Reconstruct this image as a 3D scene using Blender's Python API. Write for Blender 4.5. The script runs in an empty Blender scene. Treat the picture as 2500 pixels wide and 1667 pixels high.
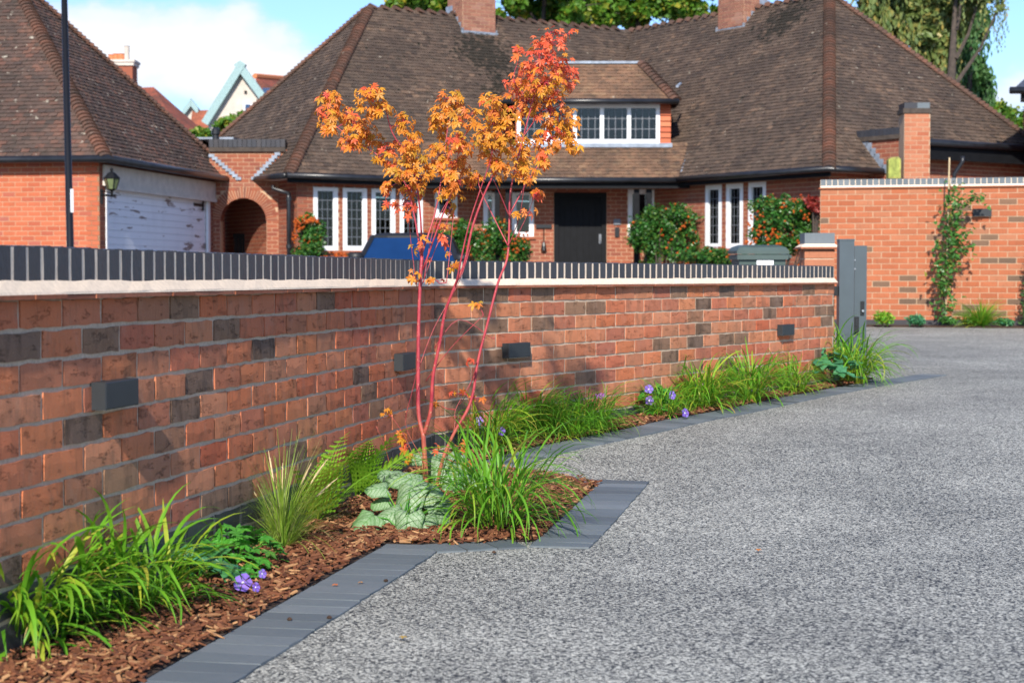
import bpy, bmesh, math, random
from mathutils import Vector, Matrix, noise
R = math.radians
rnd = random.Random(11)
SC = bpy.context.scene
COL = SC.collection

# ------------------------------------------------------------------ camera
EYE = 0.9
FPX, PITCH = 4211.3, 0.0377            # focal length in photo pixels (2500 wide), pitch down
CP, SP = math.cos(PITCH), math.sin(PITCH)
cam = bpy.data.cameras.new('camera')
cam.sensor_width = 36.0
cam.lens = FPX / 2500 * 36
cam.clip_start, cam.clip_end = 0.05, 3000
cam.dof.use_dof = True
cam.dof.focus_distance = 6.9
cam.dof.aperture_fstop = 6.3
co = bpy.data.objects.new('camera', cam)
COL.objects.link(co)
co.location = (0, 0, EYE)
co.rotation_euler = (R(90) - PITCH, 0, 0)
SC.camera = co

# ------------------------------------------------------------------ sun and sky
SUN = Vector((-0.235, -2.30, 1.50)).normalized()
SUN_EL = math.asin(SUN.z)
sl = bpy.data.lights.new('sun', 'SUN')
sl.energy = 4.6
sl.angle = R(1.2)
sl.color = (1.0, 0.93, 0.82)
so = bpy.data.objects.new('sun', sl)
COL.objects.link(so)
so.rotation_euler = (-SUN).to_track_quat('-Z', 'Y').to_euler()
SC.view_settings.view_transform = 'Standard'
SC.view_settings.look = 'None'
SC.view_settings.gamma = 1.0
SC.view_settings.use_curve_mapping = False
SC.view_settings.exposure = 0.58
SC.cycles.use_denoising = True

def make_world():
    w = bpy.data.worlds.new('World'); SC.world = w; w.use_nodes = True
    nt = w.node_tree; N = nt.nodes; L = nt.links; N.clear()
    def m(op, a, b=None, c=None):
        n = N.new('ShaderNodeMath'); n.operation = op
        for i, v in enumerate((a, b, c)):
            if v is None: continue
            if isinstance(v, (int, float)): n.inputs[i].default_value = v
            else: L.new(v, n.inputs[i])
        return n.outputs[0]
    sky = N.new('ShaderNodeTexSky'); sky.sky_type = 'NISHITA'; sky.sun_disc = False
    sky.sun_elevation = SUN_EL; sky.sun_rotation = math.atan2(SUN.x, SUN.y)
    sky.air_density = 1.0; sky.dust_density = 0.35; sky.ozone_density = 2.2
    tc = N.new('ShaderNodeTexCoord')
    sep = N.new('ShaderNodeSeparateXYZ'); L.new(tc.outputs['Generated'], sep.inputs[0])
    az = m('ARCTAN2', sep.outputs[0], sep.outputs[1])
    el = m('ARCSINE', sep.outputs[2])
    nz = N.new('ShaderNodeTexNoise'); nz.inputs['Scale'].default_value = 16; nz.inputs['Detail'].default_value = 8
    nz.inputs['Roughness'].default_value = 0.55
    mp = N.new('ShaderNodeMapping'); mp.inputs['Scale'].default_value = (1, 1, 1.6)
    L.new(tc.outputs['Generated'], mp.inputs[0]); L.new(mp.outputs[0], nz.inputs['Vector'])
    nv = m('SUBTRACT', nz.outputs['Fac'], 0.5)
    # cumulus banks all round the horizon: azimuth, elevation, half width, half height (radians)
    banks = [(-0.20, 0.128, .11, .030), (-0.15, 0.118, .06, .026), (-0.27, .110, .08, .026), (0.33, 0.105, .075, .024), (0.30, 0.06, .05, .018), (-0.55, .12, .2, .035),
             (0.75, .14, .22, .04), (1.35, .1, .25, .035), (-1.2, .16, .3, .05), (2.1, .15, .3, .04),
             (-2.0, .1, .28, .04), (2.9, .14, .3, .05), (-2.8, .2, .25, .04), (0.1, .45, .3, .06), (-.8, .5, .3, .07), (1.1, .55, .3, .07)]
    tot = None
    for a, e, ra, re in banks:
        dx = m('MULTIPLY', m('SUBTRACT', az, a), 1 / ra)
        dy = m('MULTIPLY', m('SUBTRACT', el, e), 1 / re)
        # flat base: below the centre the fall-off is quicker
        q = m('SQRT', m('ADD', m('MULTIPLY', dx, dx), m('MULTIPLY', dy, dy)))
        v = m('SUBTRACT', 1.0, q)
        tot = v if tot is None else m('SMOOTH_MAX', tot, v, 0.25)
    den = m('ADD', tot, m('MULTIPLY', nv, 1.9))
    mr = N.new('ShaderNodeMapRange'); mr.interpolation_type = 'SMOOTHSTEP'
    mr.inputs['From Min'].default_value = -0.05; mr.inputs['From Max'].default_value = 0.36
    L.new(den, mr.inputs[0])
    cl = N.new('ShaderNodeValToRGB')
    cl.color_ramp.elements[0].position = 0.1; cl.color_ramp.elements[0].color = (4.2, 4.8, 6.0, 1)
    cl.color_ramp.elements[1].position = 0.75; cl.color_ramp.elements[1].color = (5.9, 5.85, 6.0, 1)
    L.new(den, cl.inputs[0])
    tint = N.new('ShaderNodeMix'); tint.data_type = 'RGBA'; tint.blend_type = 'MULTIPLY'
    tint.inputs[0].default_value = 1.0; tint.inputs[7].default_value = (0.68, 0.82, 1.08, 1)
    L.new(sky.outputs[0], tint.inputs[6])
    mx = N.new('ShaderNodeMix'); mx.data_type = 'RGBA'
    L.new(m('MULTIPLY', mr.outputs[0], 0.93), mx.inputs[0]); L.new(tint.outputs[2], mx.inputs[6]); L.new(cl.outputs[0], mx.inputs[7])
    bg = N.new('ShaderNodeBackground'); bg.inputs[1].default_value = 0.13
    L.new(mx.outputs[2], bg.inputs[0])
    out = N.new('ShaderNodeOutputWorld'); L.new(bg.outputs[0], out.inputs[0])
make_world()

# ------------------------------------------------------------------ positions from photo pixels
def ray(x, y):
    X = (x - 1250) / FPX; Z = (833.5 - y) / FPX
    return Vector((X, CP + SP * Z, -SP + CP * Z))
def W(x, y, Y):
    r = ray(x, y); k = Y / r.y
    return Vector((r.x * k, Y, EYE + r.z * k))
def proj(P):
    x, y, z = P[0], P[1], P[2] - EYE
    yc = y * CP - z * SP; zc = y * SP + z * CP
    return (1250 + FPX * x / yc, 833.5 - FPX * zc / yc) if yc > .05 else (-9e9, 9e9)
GPTS = [(-60, 0), (6.0, 0), (7.2, .025), (9.5, .10), (14, .15), (22.4, .27), (60, .30)]
def gz(y):
    for (a, za), (b, zb) in zip(GPTS, GPTS[1:]):
        if y <= b: return za + (zb - za) * max(0, (y - a)) / (b - a)
    return GPTS[-1][1]
def G(x, y, dz=0.0):
    r = ray(x, y); z = 0.0
    for _ in range(30):
        k = (z + dz - EYE) / r.z; z = gz(r.y * k)
    return Vector((r.x * k, r.y * k, z + dz))

# ------------------------------------------------------------------ mesh helpers
class MB:
    def __init__(s): s.v = []; s.f = []; s.t = []
    def add(s, vs, fs, t=0.0):
        o = len(s.v); s.v += [Vector(a) for a in vs]; s.t += [t] * len(vs)
        s.f += [tuple(i + o for i in f) for f in fs]
    def obox(s, o, a, b, c, t=0.0):
        o, a, b, c = Vector(o), Vector(a), Vector(b), Vector(c)
        s.add([o, o + a, o + a + b, o + b, o + c, o + a + c, o + a + b + c, o + b + c],
              [(0, 3, 2, 1), (4, 5, 6, 7), (0, 1, 5, 4), (1, 2, 6, 5), (2, 3, 7, 6), (3, 0, 4, 7)], t)
    def box(s, c, d, rz=0.0, t=0.0):
        M = Matrix.Rotation(rz, 3, 'Z')
        a, b, e = M @ Vector((d[0], 0, 0)), M @ Vector((0, d[1], 0)), Vector((0, 0, d[2]))
        s.obox(Vector(c) - a / 2 - b / 2 - e / 2, a, b, e, t)
    def tube(s, pts, rs, n=8, cap=True, t=0.0):
        pts = [Vector(p) for p in pts]
        if isinstance(rs, (int, float)): rs = [rs] * len(pts)
        o = len(s.v); prev = None
        for i, p in enumerate(pts):
            d = (pts[min(i + 1, len(pts) - 1)] - pts[max(i - 1, 0)])
            d = d.normalized() if d.length > 1e-9 else Vector((0, 0, 1))
            if prev is None:
                q = Vector((1, 0, 0)) if abs(d.x) < .8 else Vector((0, 1, 0))
                a = d.cross(q).normalized()
            else:
                a = (prev - d * prev.dot(d)).normalized()
            prev = a; b = d.cross(a)
            for k in range(n):
                w = 2 * math.pi * k / n
                s.v.append(p + (a * math.cos(w) + b * math.sin(w)) * rs[i]); s.t.append(t)
        for i in range(len(pts) - 1):
            for k in range(n):
                s.f.append((o + i * n + k, o + i * n + (k + 1) % n, o + (i + 1) * n + (k + 1) % n, o + (i + 1) * n + k))
        if cap:
            s.f.append(tuple(o + k for k in range(n - 1, -1, -1)))
            s.f.append(tuple(o + (len(pts) - 1) * n + k for k in range(n)))
    def lathe(s, c, prof, n=16, t=0.0):
        o = len(s.v); c = Vector(c)
        for r, z in prof:
            for k in range(n):
                w = 2 * math.pi * k / n
                s.v.append(c + Vector((r * math.cos(w), r * math.sin(w), z))); s.t.append(t)
        for i in range(len(prof) - 1):
            for k in range(n):
                s.f.append((o + i * n + k, o + i * n + (k + 1) % n, o + (i + 1) * n + (k + 1) % n, o + (i + 1) * n + k))
        s.f.append(tuple(o + k for k in range(n - 1, -1, -1)))
        s.f.append(tuple(o + (len(prof) - 1) * n + k for k in range(n)))
    def extrude(s, poly, vec, t=0.0):
        n = len(poly); vec = Vector(vec)
        vs = [Vector(p) for p in poly] + [Vector(p) + vec for p in poly]
        s.add(vs, [tuple(range(n - 1, -1, -1)), tuple(range(n, 2 * n))] + [(i, (i + 1) % n, n + (i + 1) % n, n + i) for i in range(n)], t)
    def mesh(s, name, off=Vector((0, 0, 0)), smooth=False):
        me = bpy.data.meshes.new(name)
        me.from_pydata([tuple(v - off) for v in s.v], [], s.f)
        at = me.attributes.new('tint', 'FLOAT', 'POINT'); at.data.foreach_set('value', s.t)
        if smooth: me.polygons.foreach_set('use_smooth', [True] * len(me.polygons))
        me.update()
        return me

WORLD = {}          # object name -> world position of its origin
def wpos(o): return WORLD.get(o.name, Vector((0, 0, 0))) if o else Vector((0, 0, 0))
def tag(o, label=None, cat=None, group=None, kind=None):
    if label: o['label'] = label
    if cat: o['category'] = cat
    if group: o['group'] = group
    if kind: o['kind'] = kind
    return o
def thing(name, loc, label, cat, group=None):
    o = bpy.data.objects.new(name, None); COL.objects.link(o)
    o.location = loc; o.empty_display_size = .1
    WORLD[o.name] = Vector(loc)
    return tag(o, label, cat, group, 'thing' if name.endswith('grass') else None)
def part(name, mb, mat, parent=None, smooth=False, kind=None, label=None, fixn=False):
    """mesh given in world coordinates, linked as one object; origin at its parent's origin"""
    off = wpos(parent)
    me = mb.mesh(name, off, smooth)
    if fixn:
        b = bmesh.new(); b.from_mesh(me); bmesh.ops.recalc_face_normals(b, faces=b.faces[:]); b.to_mesh(me); b.free()
    me.materials.append(mat)
    o = bpy.data.objects.new(name, me); COL.objects.link(o)
    if parent: o.parent = parent
    WORLD[o.name] = off
    if kind: o['kind'] = kind
    if label: o['label'] = label
    return o
def inst(name, me, parent, M):
    """one more object on shared mesh data at world matrix M under parent (parents are never rotated)"""
    o = bpy.data.objects.new(name, me); COL.objects.link(o)
    if parent: o.parent = parent
    M = M.copy(); M.translation = M.translation - wpos(parent)
    o.matrix_basis = M
    WORLD[o.name] = wpos(parent) + M.translation
    return o
def frame(o, x, y, z):
    M = Matrix((x, y, z)).transposed().to_4x4(); M.translation = o
    return M
def sample_mesh(name, mb, mat, smooth=False):
    me = mb.mesh(name, smooth=smooth); me.materials.append(mat); return me

# ------------------------------------------------------------------ materials
def base_mat(name):
    m = bpy.data.materials.new(name); m.use_nodes = True
    nt = m.node_tree; b = nt.nodes['Principled BSDF']
    return m, nt, nt.nodes, nt.links, b
def ramp(N, stops, interp='LINEAR'):
    r = N.new('ShaderNodeValToRGB'); cr = r.color_ramp; cr.interpolation = interp
    while len(cr.elements) < len(stops): cr.elements.new(0.5)
    for e, (p, c) in zip(cr.elements, stops): e.position = p; e.color = (*c, 1)
    return r
def ntex(N, L, vec, scale, detail=4, rough=.55, sc=None):
    n = N.new('ShaderNodeTexNoise'); n.inputs['Scale'].default_value = scale
    n.inputs['Detail'].default_value = detail; n.inputs['Roughness'].default_value = rough
    if sc:
        mp = N.new('ShaderNodeMapping'); mp.inputs['Scale'].default_value = sc
        L.new(vec, mp.inputs[0]); vec = mp.outputs[0]
    L.new(vec, n.inputs['Vector'])
    return n.outputs['Fac']
def mixc(N, L, fac, a, b, mode='MIX'):
    x = N.new('ShaderNodeMix'); x.data_type = 'RGBA'; x.blend_type = mode
    for i, v in ((0, fac), (6, a), (7, b)):
        if isinstance(v, (int, float)): x.inputs[i].default_value = v
        elif isinstance(v, tuple): x.inputs[i].default_value = (*v, 1)
        else: L.new(v, x.inputs[i])
    return x.outputs[2]
def mth(N, L, op, a, b=0.0, clamp=False):
    n = N.new('ShaderNodeMath'); n.operation = op; n.use_clamp = clamp
    for i, v in enumerate((a, b)):
        if isinstance(v, (int, float)): n.inputs[i].default_value = v
        else: L.new(v, n.inputs[i])
    return n.outputs[0]
def mrange(N, L, v, a, b, c=0.0, d=1.0):
    n = N.new('ShaderNodeMapRange'); L.new(v, n.inputs[0])
    for i, q in zip((1, 2, 3, 4), (a, b, c, d)): n.inputs[i].default_value = q
    return n.outputs[0]
def pick(N, L):
    """random number per piece: object random plus the per-piece 'tint' attribute"""
    oi = N.new('ShaderNodeObjectInfo'); at = N.new('ShaderNodeAttribute'); at.attribute_name = 'tint'
    return mth(N, L, 'FRACT', mth(N, L, 'ADD', oi.outputs['Random'], at.outputs['Fac']))
def bump(N, L, b, h, strength, dist):
    n = N.new('ShaderNodeBump'); n.inputs['Strength'].default_value = strength; n.inputs['Distance'].default_value = dist
    L.new(h, n.inputs['Height']); L.new(n.outputs[0], b.inputs['Normal'])
def simple(name, col, rough=.6, metal=0.0, var=.25, scale=30, bmp=.0, spec=.5, coat=0.0):
    m, nt, N, L, b = base_mat(name)
    g = N.new('ShaderNodeNewGeometry')
    f = ntex(N, L, g.outputs['Position'], scale, 5)
    d = tuple(max(0, c * (1 - var)) for c in col); u = tuple(min(1, c * (1 + var)) for c in col)
    L.new(mixc(N, L, mrange(N, L, f, .3, .7), d, u), b.inputs['Base Color'])
    b.inputs['Roughness'].default_value = rough; b.inputs['Metallic'].default_value = metal
    b.inputs['Specular IOR Level'].default_value = spec; b.inputs['Coat Weight'].default_value = coat
    if bmp: bump(N, L, b, f, bmp, .004)
    return m
def brick_mat(name, stops, streak=.35, rough=.85, rust=.0, dark=(.05, .03, .02), scale=1.0, interp='LINEAR'):
    m, nt, N, L, b = base_mat(name)
    g = N.new('ShaderNodeNewGeometry'); pos = g.outputs['Position']
    pk = pick(N, L)
    r = ramp(N, stops, interp); L.new(pk, r.inputs[0])
    cx = N.new('ShaderNodeCombineXYZ')
    for i_, k_ in enumerate((37.0, 91.0, 53.0)): L.new(mth(N, L, 'MULTIPLY', pk, k_), cx.inputs[i_])
    va = N.new('ShaderNodeVectorMath'); va.operation = 'ADD'; L.new(pos, va.inputs[0]); L.new(cx.outputs[0], va.inputs[1]); pos = va.outputs[0]
    st = ntex(N, L, pos, 75 * scale, 4, .6, (1, 1, .16))
    mo = ntex(N, L, pos, 7 * scale, 4)
    c = mixc(N, L, mth(N, L, 'MULTIPLY', mrange(N, L, st, .55, .74), streak), r.outputs[0], dark)
    c = mixc(N, L, mrange(N, L, mo, .3, .75, 0, .6), c, mixc(N, L, 1.0, c, (1.3, 1.2, 1.15), 'MULTIPLY'))
    if rust:
        dk = mrange(N, L, ntex(N, L, pos, 16, 5, .6, (1, 1, .3)), .5, .62)
        c = mixc(N, L, mth(N, L, 'MULTIPLY', dk, mrange(N, L, r.outputs['Color'], .18, .14, 0, .6)), c, dark)
        ms = ntex(N, L, pos, 9, 5, .65, (1, 1, .4))
        c = mixc(N, L, mrange(N, L, ms, .54, .70, 0, .55), c, (.16, .085, .05))
        sp = ntex(N, L, pos, 160 * scale, 3)
        c = mixc(N, L, mrange(N, L, sp, .58, .75, 0, .4), c, (.5, .32, .2))
        pale = ntex(N, L, pos, 11 * scale, 6, .6, (1, 1, .5))
        c = mixc(N, L, mrange(N, L, pale, .56, .8, 0, .34), c, (.42, .29, .22))
        h1 = ntex(N, L, pos, 120, 8, .72, (.6, .6, 1.3))
        h2 = ntex(N, L, pos, 26, 3, .5, (.5, .5, 1.7))
        pits = mth(N, L, 'MULTIPLY', mrange(N, L, h1, .50, .58), mrange(N, L, h2, .55, .64))
        h = mth(N, L, 'ADD', mth(N, L, 'MULTIPLY', pits, -1.3), mth(N, L, 'MULTIPLY', ntex(N, L, pos, 190, 5, .7), 1.1))
        c = mixc(N, L, mth(N, L, 'MULTIPLY', pits, .06), c, dark)
        bump(N, L, b, h, rust, .0028)
    else:
        bump(N, L, b, ntex(N, L, pos, 60, 5, .6), .35, .006)
    L.new(c, b.inputs['Base Color']); b.inputs['Roughness'].default_value = rough
    b.inputs['Specular IOR Level'].default_value = .25
    return m
def leaf_mat(name, stops, trans=.35, rough=.45, spots=None, spec=.4):
    m, nt, N, L, b = base_mat(name)
    r = ramp(N, stops); L.new(pick(N, L), r.inputs[0])
    g = N.new('ShaderNodeNewGeometry')
    f = ntex(N, L, g.outputs['Position'], 40, 3)
    c = mixc(N, L, mrange(N, L, f, .35, .7, 0, .35), r.outputs[0], mixc(N, L, 1.0, r.outputs[0], (.6, .62, .5), 'MULTIPLY'))
    L.new(c, b.inputs['Base Color']); b.inputs['Roughness'].default_value = rough
    b.inputs['Specular IOR Level'].default_value = spec
    t = N.new('ShaderNodeBsdfTranslucent'); L.new(c, t.inputs[0])
    mx = N.new('ShaderNodeMixShader'); mx.inputs[0].default_value = trans
    L.new(b.outputs[0], mx.inputs[1]); L.new(t.outputs[0], mx.inputs[2])
    L.new(mx.outputs[0], N['Material Output'].inputs[0])
    return m
def glass_mat(name, tint=(.02, .025, .03), refl=.12):
    m, nt, N, L, b = base_mat(name); N.remove(b)
    tr = N.new('ShaderNodeBsdfTransparent'); tr.inputs[0].default_value = (.55, .6, .6, 1)
    gl = N.new('ShaderNodeBsdfGlossy'); gl.inputs['Roughness'].default_value = .03
    lw = N.new('ShaderNodeFresnel'); lw.inputs[0].default_value = 1.45
    mx = N.new('ShaderNodeMixShader')
    L.new(lw.outputs[0], mx.inputs[0]); L.new(tr.outputs[0], mx.inputs[1]); L.new(gl.outputs[0], mx.inputs[2])
    L.new(mx.outputs[0], N['Material Output'].inputs[0])
    return m

M = {}
M['brick'] = brick_mat('rustic_brick', [(0, (.50, .14, .058)), (.09, (.58, .20, .09)), (.18, (.43, .105, .05)), (.27, (.56, .23, .12)), (.36, (.46, .135, .075)), (.45, (.53, .18, .075)), (.54, (.38, .13, .08)), (.62, (.55, .21, .10)), (.70, (.42, .18, .10)), (.76, (.48, .15, .07)), (.80, (.29, .155, .09)), (.86, (.19, .115, .075)), (.91, (.33, .18, .10)), (.96, (.15, .10, .075)), (1, (.24, .14, .085))], rust=1.0, streak=.3)
M['blue_brick'] = brick_mat('blue_engineering_brick', [(0, (.030, .033, .042)), (.5, (.042, .044, .052)), (.8, (.036, .036, .042)), (1, (.055, .052, .055))], streak=.1, rough=.42, dark=(.02, .02, .024))
M['mortar'] = simple('buff_mortar', (.52, .40, .29), .95, var=.18, scale=120, bmp=.5, spec=.2)
M['fillet'] = simple('pale_mortar', (.74, .60, .46), .95, var=.10, scale=70, bmp=.3, spec=.2)
M['creasing'] = brick_mat('creasing_tile', [(0, (.30, .10, .05)), (.5, (.25, .085, .045)), (1, (.36, .14, .08))], rough=.85)
M['house_brick'] = brick_mat('house_brick', [(0, (0.2376, 0.0748, 0.044)), (0.4, (0.2904, 0.0968, 0.0528)), (0.75, (0.2112, 0.066, 0.0422)), (0.92, (0.264, 0.1056, 0.066)), (1, (0.1672, 0.0616, 0.044))], streak=.25)
M['garage_brick'] = brick_mat('garage_brick', [(0, (0.378, 0.0997, 0.045)), (0.5, (0.423, 0.1235, 0.06)), (0.85, (0.342, 0.0855, 0.042)), (1, (0.324, 0.1045, 0.075))], streak=.15)
M['chimney_brick'] = brick_mat('chimney_brick', [(0, (.235, .105, .07)), (.4, (.29, .135, .09)), (.75, (.20, .09, .065)), (1, (.33, .18, .13))], streak=.45)
M['house_mortar'] = simple('house_mortar', (.48, .32, .20), .95, var=.15, scale=60)
M['far_brick'] = brick_mat('far_wall_brick', [(0, (0.333, 0.1029, 0.0458)), (0.3, (0.3633, 0.1226, 0.0572)), (0.6, (0.3027, 0.091, 0.0408)), (0.92, (0.3557, 0.1424, 0.0735)), (0.935, (0.1665, 0.0989, 0.0613)), (1, (0.1211, 0.0791, 0.0531))], streak=.4)
M['far_mortar'] = simple('far_wall_mortar', (.46, .32, .21), .95, var=.15, scale=60)
M['pier_brick'] = brick_mat('pier_brick', [(0, (0.352, 0.126, 0.064)), (0.5, (0.383, 0.159, 0.089)), (1, (0.321, 0.099, 0.051))], streak=.3)
M['sett'] = brick_mat('slate_grey_sett', [(0, (.085, .103, .116)), (.3, (.125, .15, .166)), (.6, (.10, .122, .138)), (1, (.155, .18, .195))], streak=.18, rough=.62, dark=(.07, .08, .095))
M['grey_metal'] = simple('anthracite_metal', (.027, .031, .035), .5, .0, .08, 20, spec=.3)
M['gate_metal'] = simple('grey_gate_metal', (.055, .075, .088), .42, .0, .06, 12)
M['black'] = simple('black_plastic', (.008, .008, .009), .35, 0, .1, 20)
M['black_matt'] = simple('black_paint', (.008, .0085, .010), .6, 0, .2, 8, spec=.12)
M['gutter'] = simple('black_gutter', (.014, .015, .018), .33, 0, .35, 5)
M['white'] = simple('white_paint', (.78, .79, .80), .45, 0, .04, 8)
M['cream'] = simple('cream_paint', (.58, .53, .46), .6, 0, .12, 6)
M['glass'] = glass_mat('window_glass')
M['lead'] = simple('lead_strip', (.16, .17, .19), .5, .3, .1, 30)
M['flash'] = simple('lead_flashing', (.24, .28, .34), .55, .2, .25, 9)
M['curtain'] = simple('curtain_cloth', (.42, .47, .36), .9, 0, .25, 14)
M['dark'] = simple('dark_inside', (.012, .011, .01), .9)
M['soil'] = simple('dark_soil', (.045, .024, .014), 1, 0, .5, 60, bmp=.6)
M['cane'] = simple('bamboo_cane', (.5, .38, .22), .6)
M['stone'] = simple('stone_render', (.52, .46, .40), .9, 0, .12, 3)
M['greenverge'] = simple('painted_verge', (.24, .36, .36), .6)
M['clay'] = simple('clay_pot', (.55, .18, .07), .8)
M['bark'] = simple('tree_bark', (.06, .045, .035), .9, 0, .4, 9, bmp=.5)
M['coral'] = None
def coral():
    m, nt, N, L, b = base_mat('coral_bark')
    g = N.new('ShaderNodeNewGeometry'); sp = N.new('ShaderNodeSeparateXYZ'); L.new(g.outputs['Position'], sp.inputs[0])
    f = ntex(N, L, g.outputs['Position'], 40, 4, .6, (1, 1, .4))
    c = mixc(N, L, mrange(N, L, f, .3, .7), (.27, .018, .034), (.50, .062, .078))
    lo = mth(N, L, 'ADD', mrange(N, L, sp.outputs[2], .12, .42, 1, 0), mth(N, L, 'MULTIPLY', mth(N, L, 'SUBTRACT', f, .5), 1.2), True)
    c = mixc(N, L, mth(N, L, 'MULTIPLY', lo, .75), c, (.36, .15, .06))
    len_ = ntex(N, L, g.outputs['Position'], 120, 2)
    c = mixc(N, L, mrange(N, L, len_, .66, .72), c, (.5, .3, .18))
    L.new(c, b.inputs['Base Color']); b.inputs['Roughness'].default_value = .45
    return m
M['coral'] = coral()
def tile_mat(name, stops, lich, moss=None):
    m, nt, N, L, b = base_mat(name)
    g = N.new('ShaderNodeNewGeometry'); pos = g.outputs['Position']
    r = ramp(N, stops); L.new(pick(N, L), r.inputs[0])
    n1 = ntex(N, L, pos, .9, 5, .6); n2 = ntex(N, L, pos, 9, 4, .6); n3 = ntex(N, L, pos, 7.5, 3, .6)
    c = mixc(N, L, mrange(N, L, n1, .42, .62, 0, .6), r.outputs[0], (.05, .038, .032))
    c = mixc(N, L, mrange(N, L, n2, .5, .66, 0, .6), c, (.05, .042, .034))
    c = mixc(N, L, mrange(N, L, n3, .70 - lich, .74 - lich, 0, .75), c, (.42, .38, .30))
    for mp_, rad in (moss or ()):
        d = N.new('ShaderNodeVectorMath'); d.operation = 'DISTANCE'; L.new(pos, d.inputs[0]); d.inputs[1].default_value = mp_
        near = mth(N, L, 'ADD', mrange(N, L, d.outputs['Value'], 0, rad, 1, 0), mth(N, L, 'MULTIPLY', mth(N, L, 'SUBTRACT', n2, .5), 2.2))
        near = mth(N, L, 'ADD', near, mth(N, L, 'MULTIPLY', mth(N, L, 'SUBTRACT', n3, .5), 1.5))
        c = mixc(N, L, mrange(N, L, near, .42, .62, 0, .85), c, (.022, .020, .015))
    L.new(c, b.inputs['Base Color']); b.inputs['Roughness'].default_value = .9; b.inputs['Specular IOR Level'].default_value = .2
    bump(N, L, b, n2, .4, .01)
    return m
M['tile'] = tile_mat('plain_roof_tile', [(0, (0.0948, 0.0646, 0.0477)), (0.25, (0.1229, 0.0857, 0.0632)), (0.5, (0.0737, 0.0512, 0.0401)), (0.72, (0.1369, 0.0948, 0.0688)), (0.85, (0.0527, 0.0379, 0.0316)), (1, (0.1685, 0.1088, 0.0737))], 0.015, (((-.55, 39.2, 5.9), 1.3), ((.0, 38.5, 5.2), 1.2), ((3.6, 36.0, 4.2), .5), ((5.9, 37.4, 6.4), 1.1)))
M['tile2'] = tile_mat('garage_roof_tile', [(0, (0.0922, 0.059, 0.0473)), (0.35, (0.1218, 0.0775, 0.0605)), (0.6, (0.0664, 0.0473, 0.0406)), (0.85, (0.155, 0.0812, 0.0576)), (1, (0.1402, 0.0664, 0.0487))], 0.05)
M['tile3'] = tile_mat('warm_roof_tile', [(0, (0.17, 0.0978, 0.0595)), (0.4, (0.2125, 0.119, 0.0723)), (0.7, (0.1445, 0.085, 0.0553)), (1, (0.238, 0.1445, 0.085))], 0.0)
M['bonnet'] = tile_mat('bonnet_tile', [(0, (0.152, 0.072, 0.048)), (0.5, (0.112, 0.064, 0.0464)), (1, (0.2, 0.088, 0.056))], 0.0)
M['redtile'] = tile_mat('red_roof_tile', [(0, (.34, .09, .05)), (.5, (.28, .08, .05)), (1, (.40, .12, .06))], -.1)
M['tilehang'] = brick_mat('hung_tile', [(0, (.45, .12, .06)), (.5, (.38, .10, .05)), (1, (.5, .16, .08))])

def gravel():
    m, nt, N, L, b = base_mat('resin_bound_gravel')
    g = N.new('ShaderNodeNewGeometry'); pos = g.outputs['Position']
    v = N.new('ShaderNodeTexVoronoi'); v.inputs['Scale'].default_value = 165; v.inputs['Randomness'].default_value = 1
    L.new(pos, v.inputs['Vector'])
    s = N.new('ShaderNodeSeparateColor'); L.new(v.outputs['Color'], s.inputs[0])
    big = ntex(N, L, pos, 2.2, 4, .6); big2 = ntex(N, L, pos, .45, 3)
    x = mth(N, L, 'ADD', s.outputs[0], mth(N, L, 'MULTIPLY', mth(N, L, 'SUBTRACT', big, .5), .35))
    x = mth(N, L, 'ADD', x, mth(N, L, 'MULTIPLY', mth(N, L, 'SUBTRACT', big2, .5), .5))
    r = ramp(N, [(0, (.028, .030, .032)), (.28, (.055, .057, .056)), (.36, (.20, .20, .178)), (.6, (.335, .333, .292)), (.82, (.47, .463, .402)), (1, (.66, .648, .565))])
    L.new(x, r.inputs[0])
    ed = mrange(N, L, v.outputs['Distance'], .0, .75, 1, 0)
    c = mixc(N, L, mrange(N, L, v.outputs['Distance'], .55, .9, 0, .55), r.outputs[0], (.045, .045, .05))
    L.new(c, b.inputs['Base Color']); b.inputs['Roughness'].default_value = .7
    b.inputs['Specular IOR Level'].default_value = .25
    bump(N, L, b, ed, .6, .003)
    return m
M['gravel'] = gravel()
M['yard'] = simple('forecourt_ground', (.16, .15, .14), .9, 0, .3, 4)
M['mulch'] = brick_mat('bark_mulch', [(0, (.085, .032, .018)), (.3, (.15, .055, .026)), (.55, (.21, .085, .04)), (.75, (.11, .042, .022)), (.88, (.33, .17, .08)), (1, (.42, .25, .12))], streak=.4, dark=(.02, .01, .006))
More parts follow.
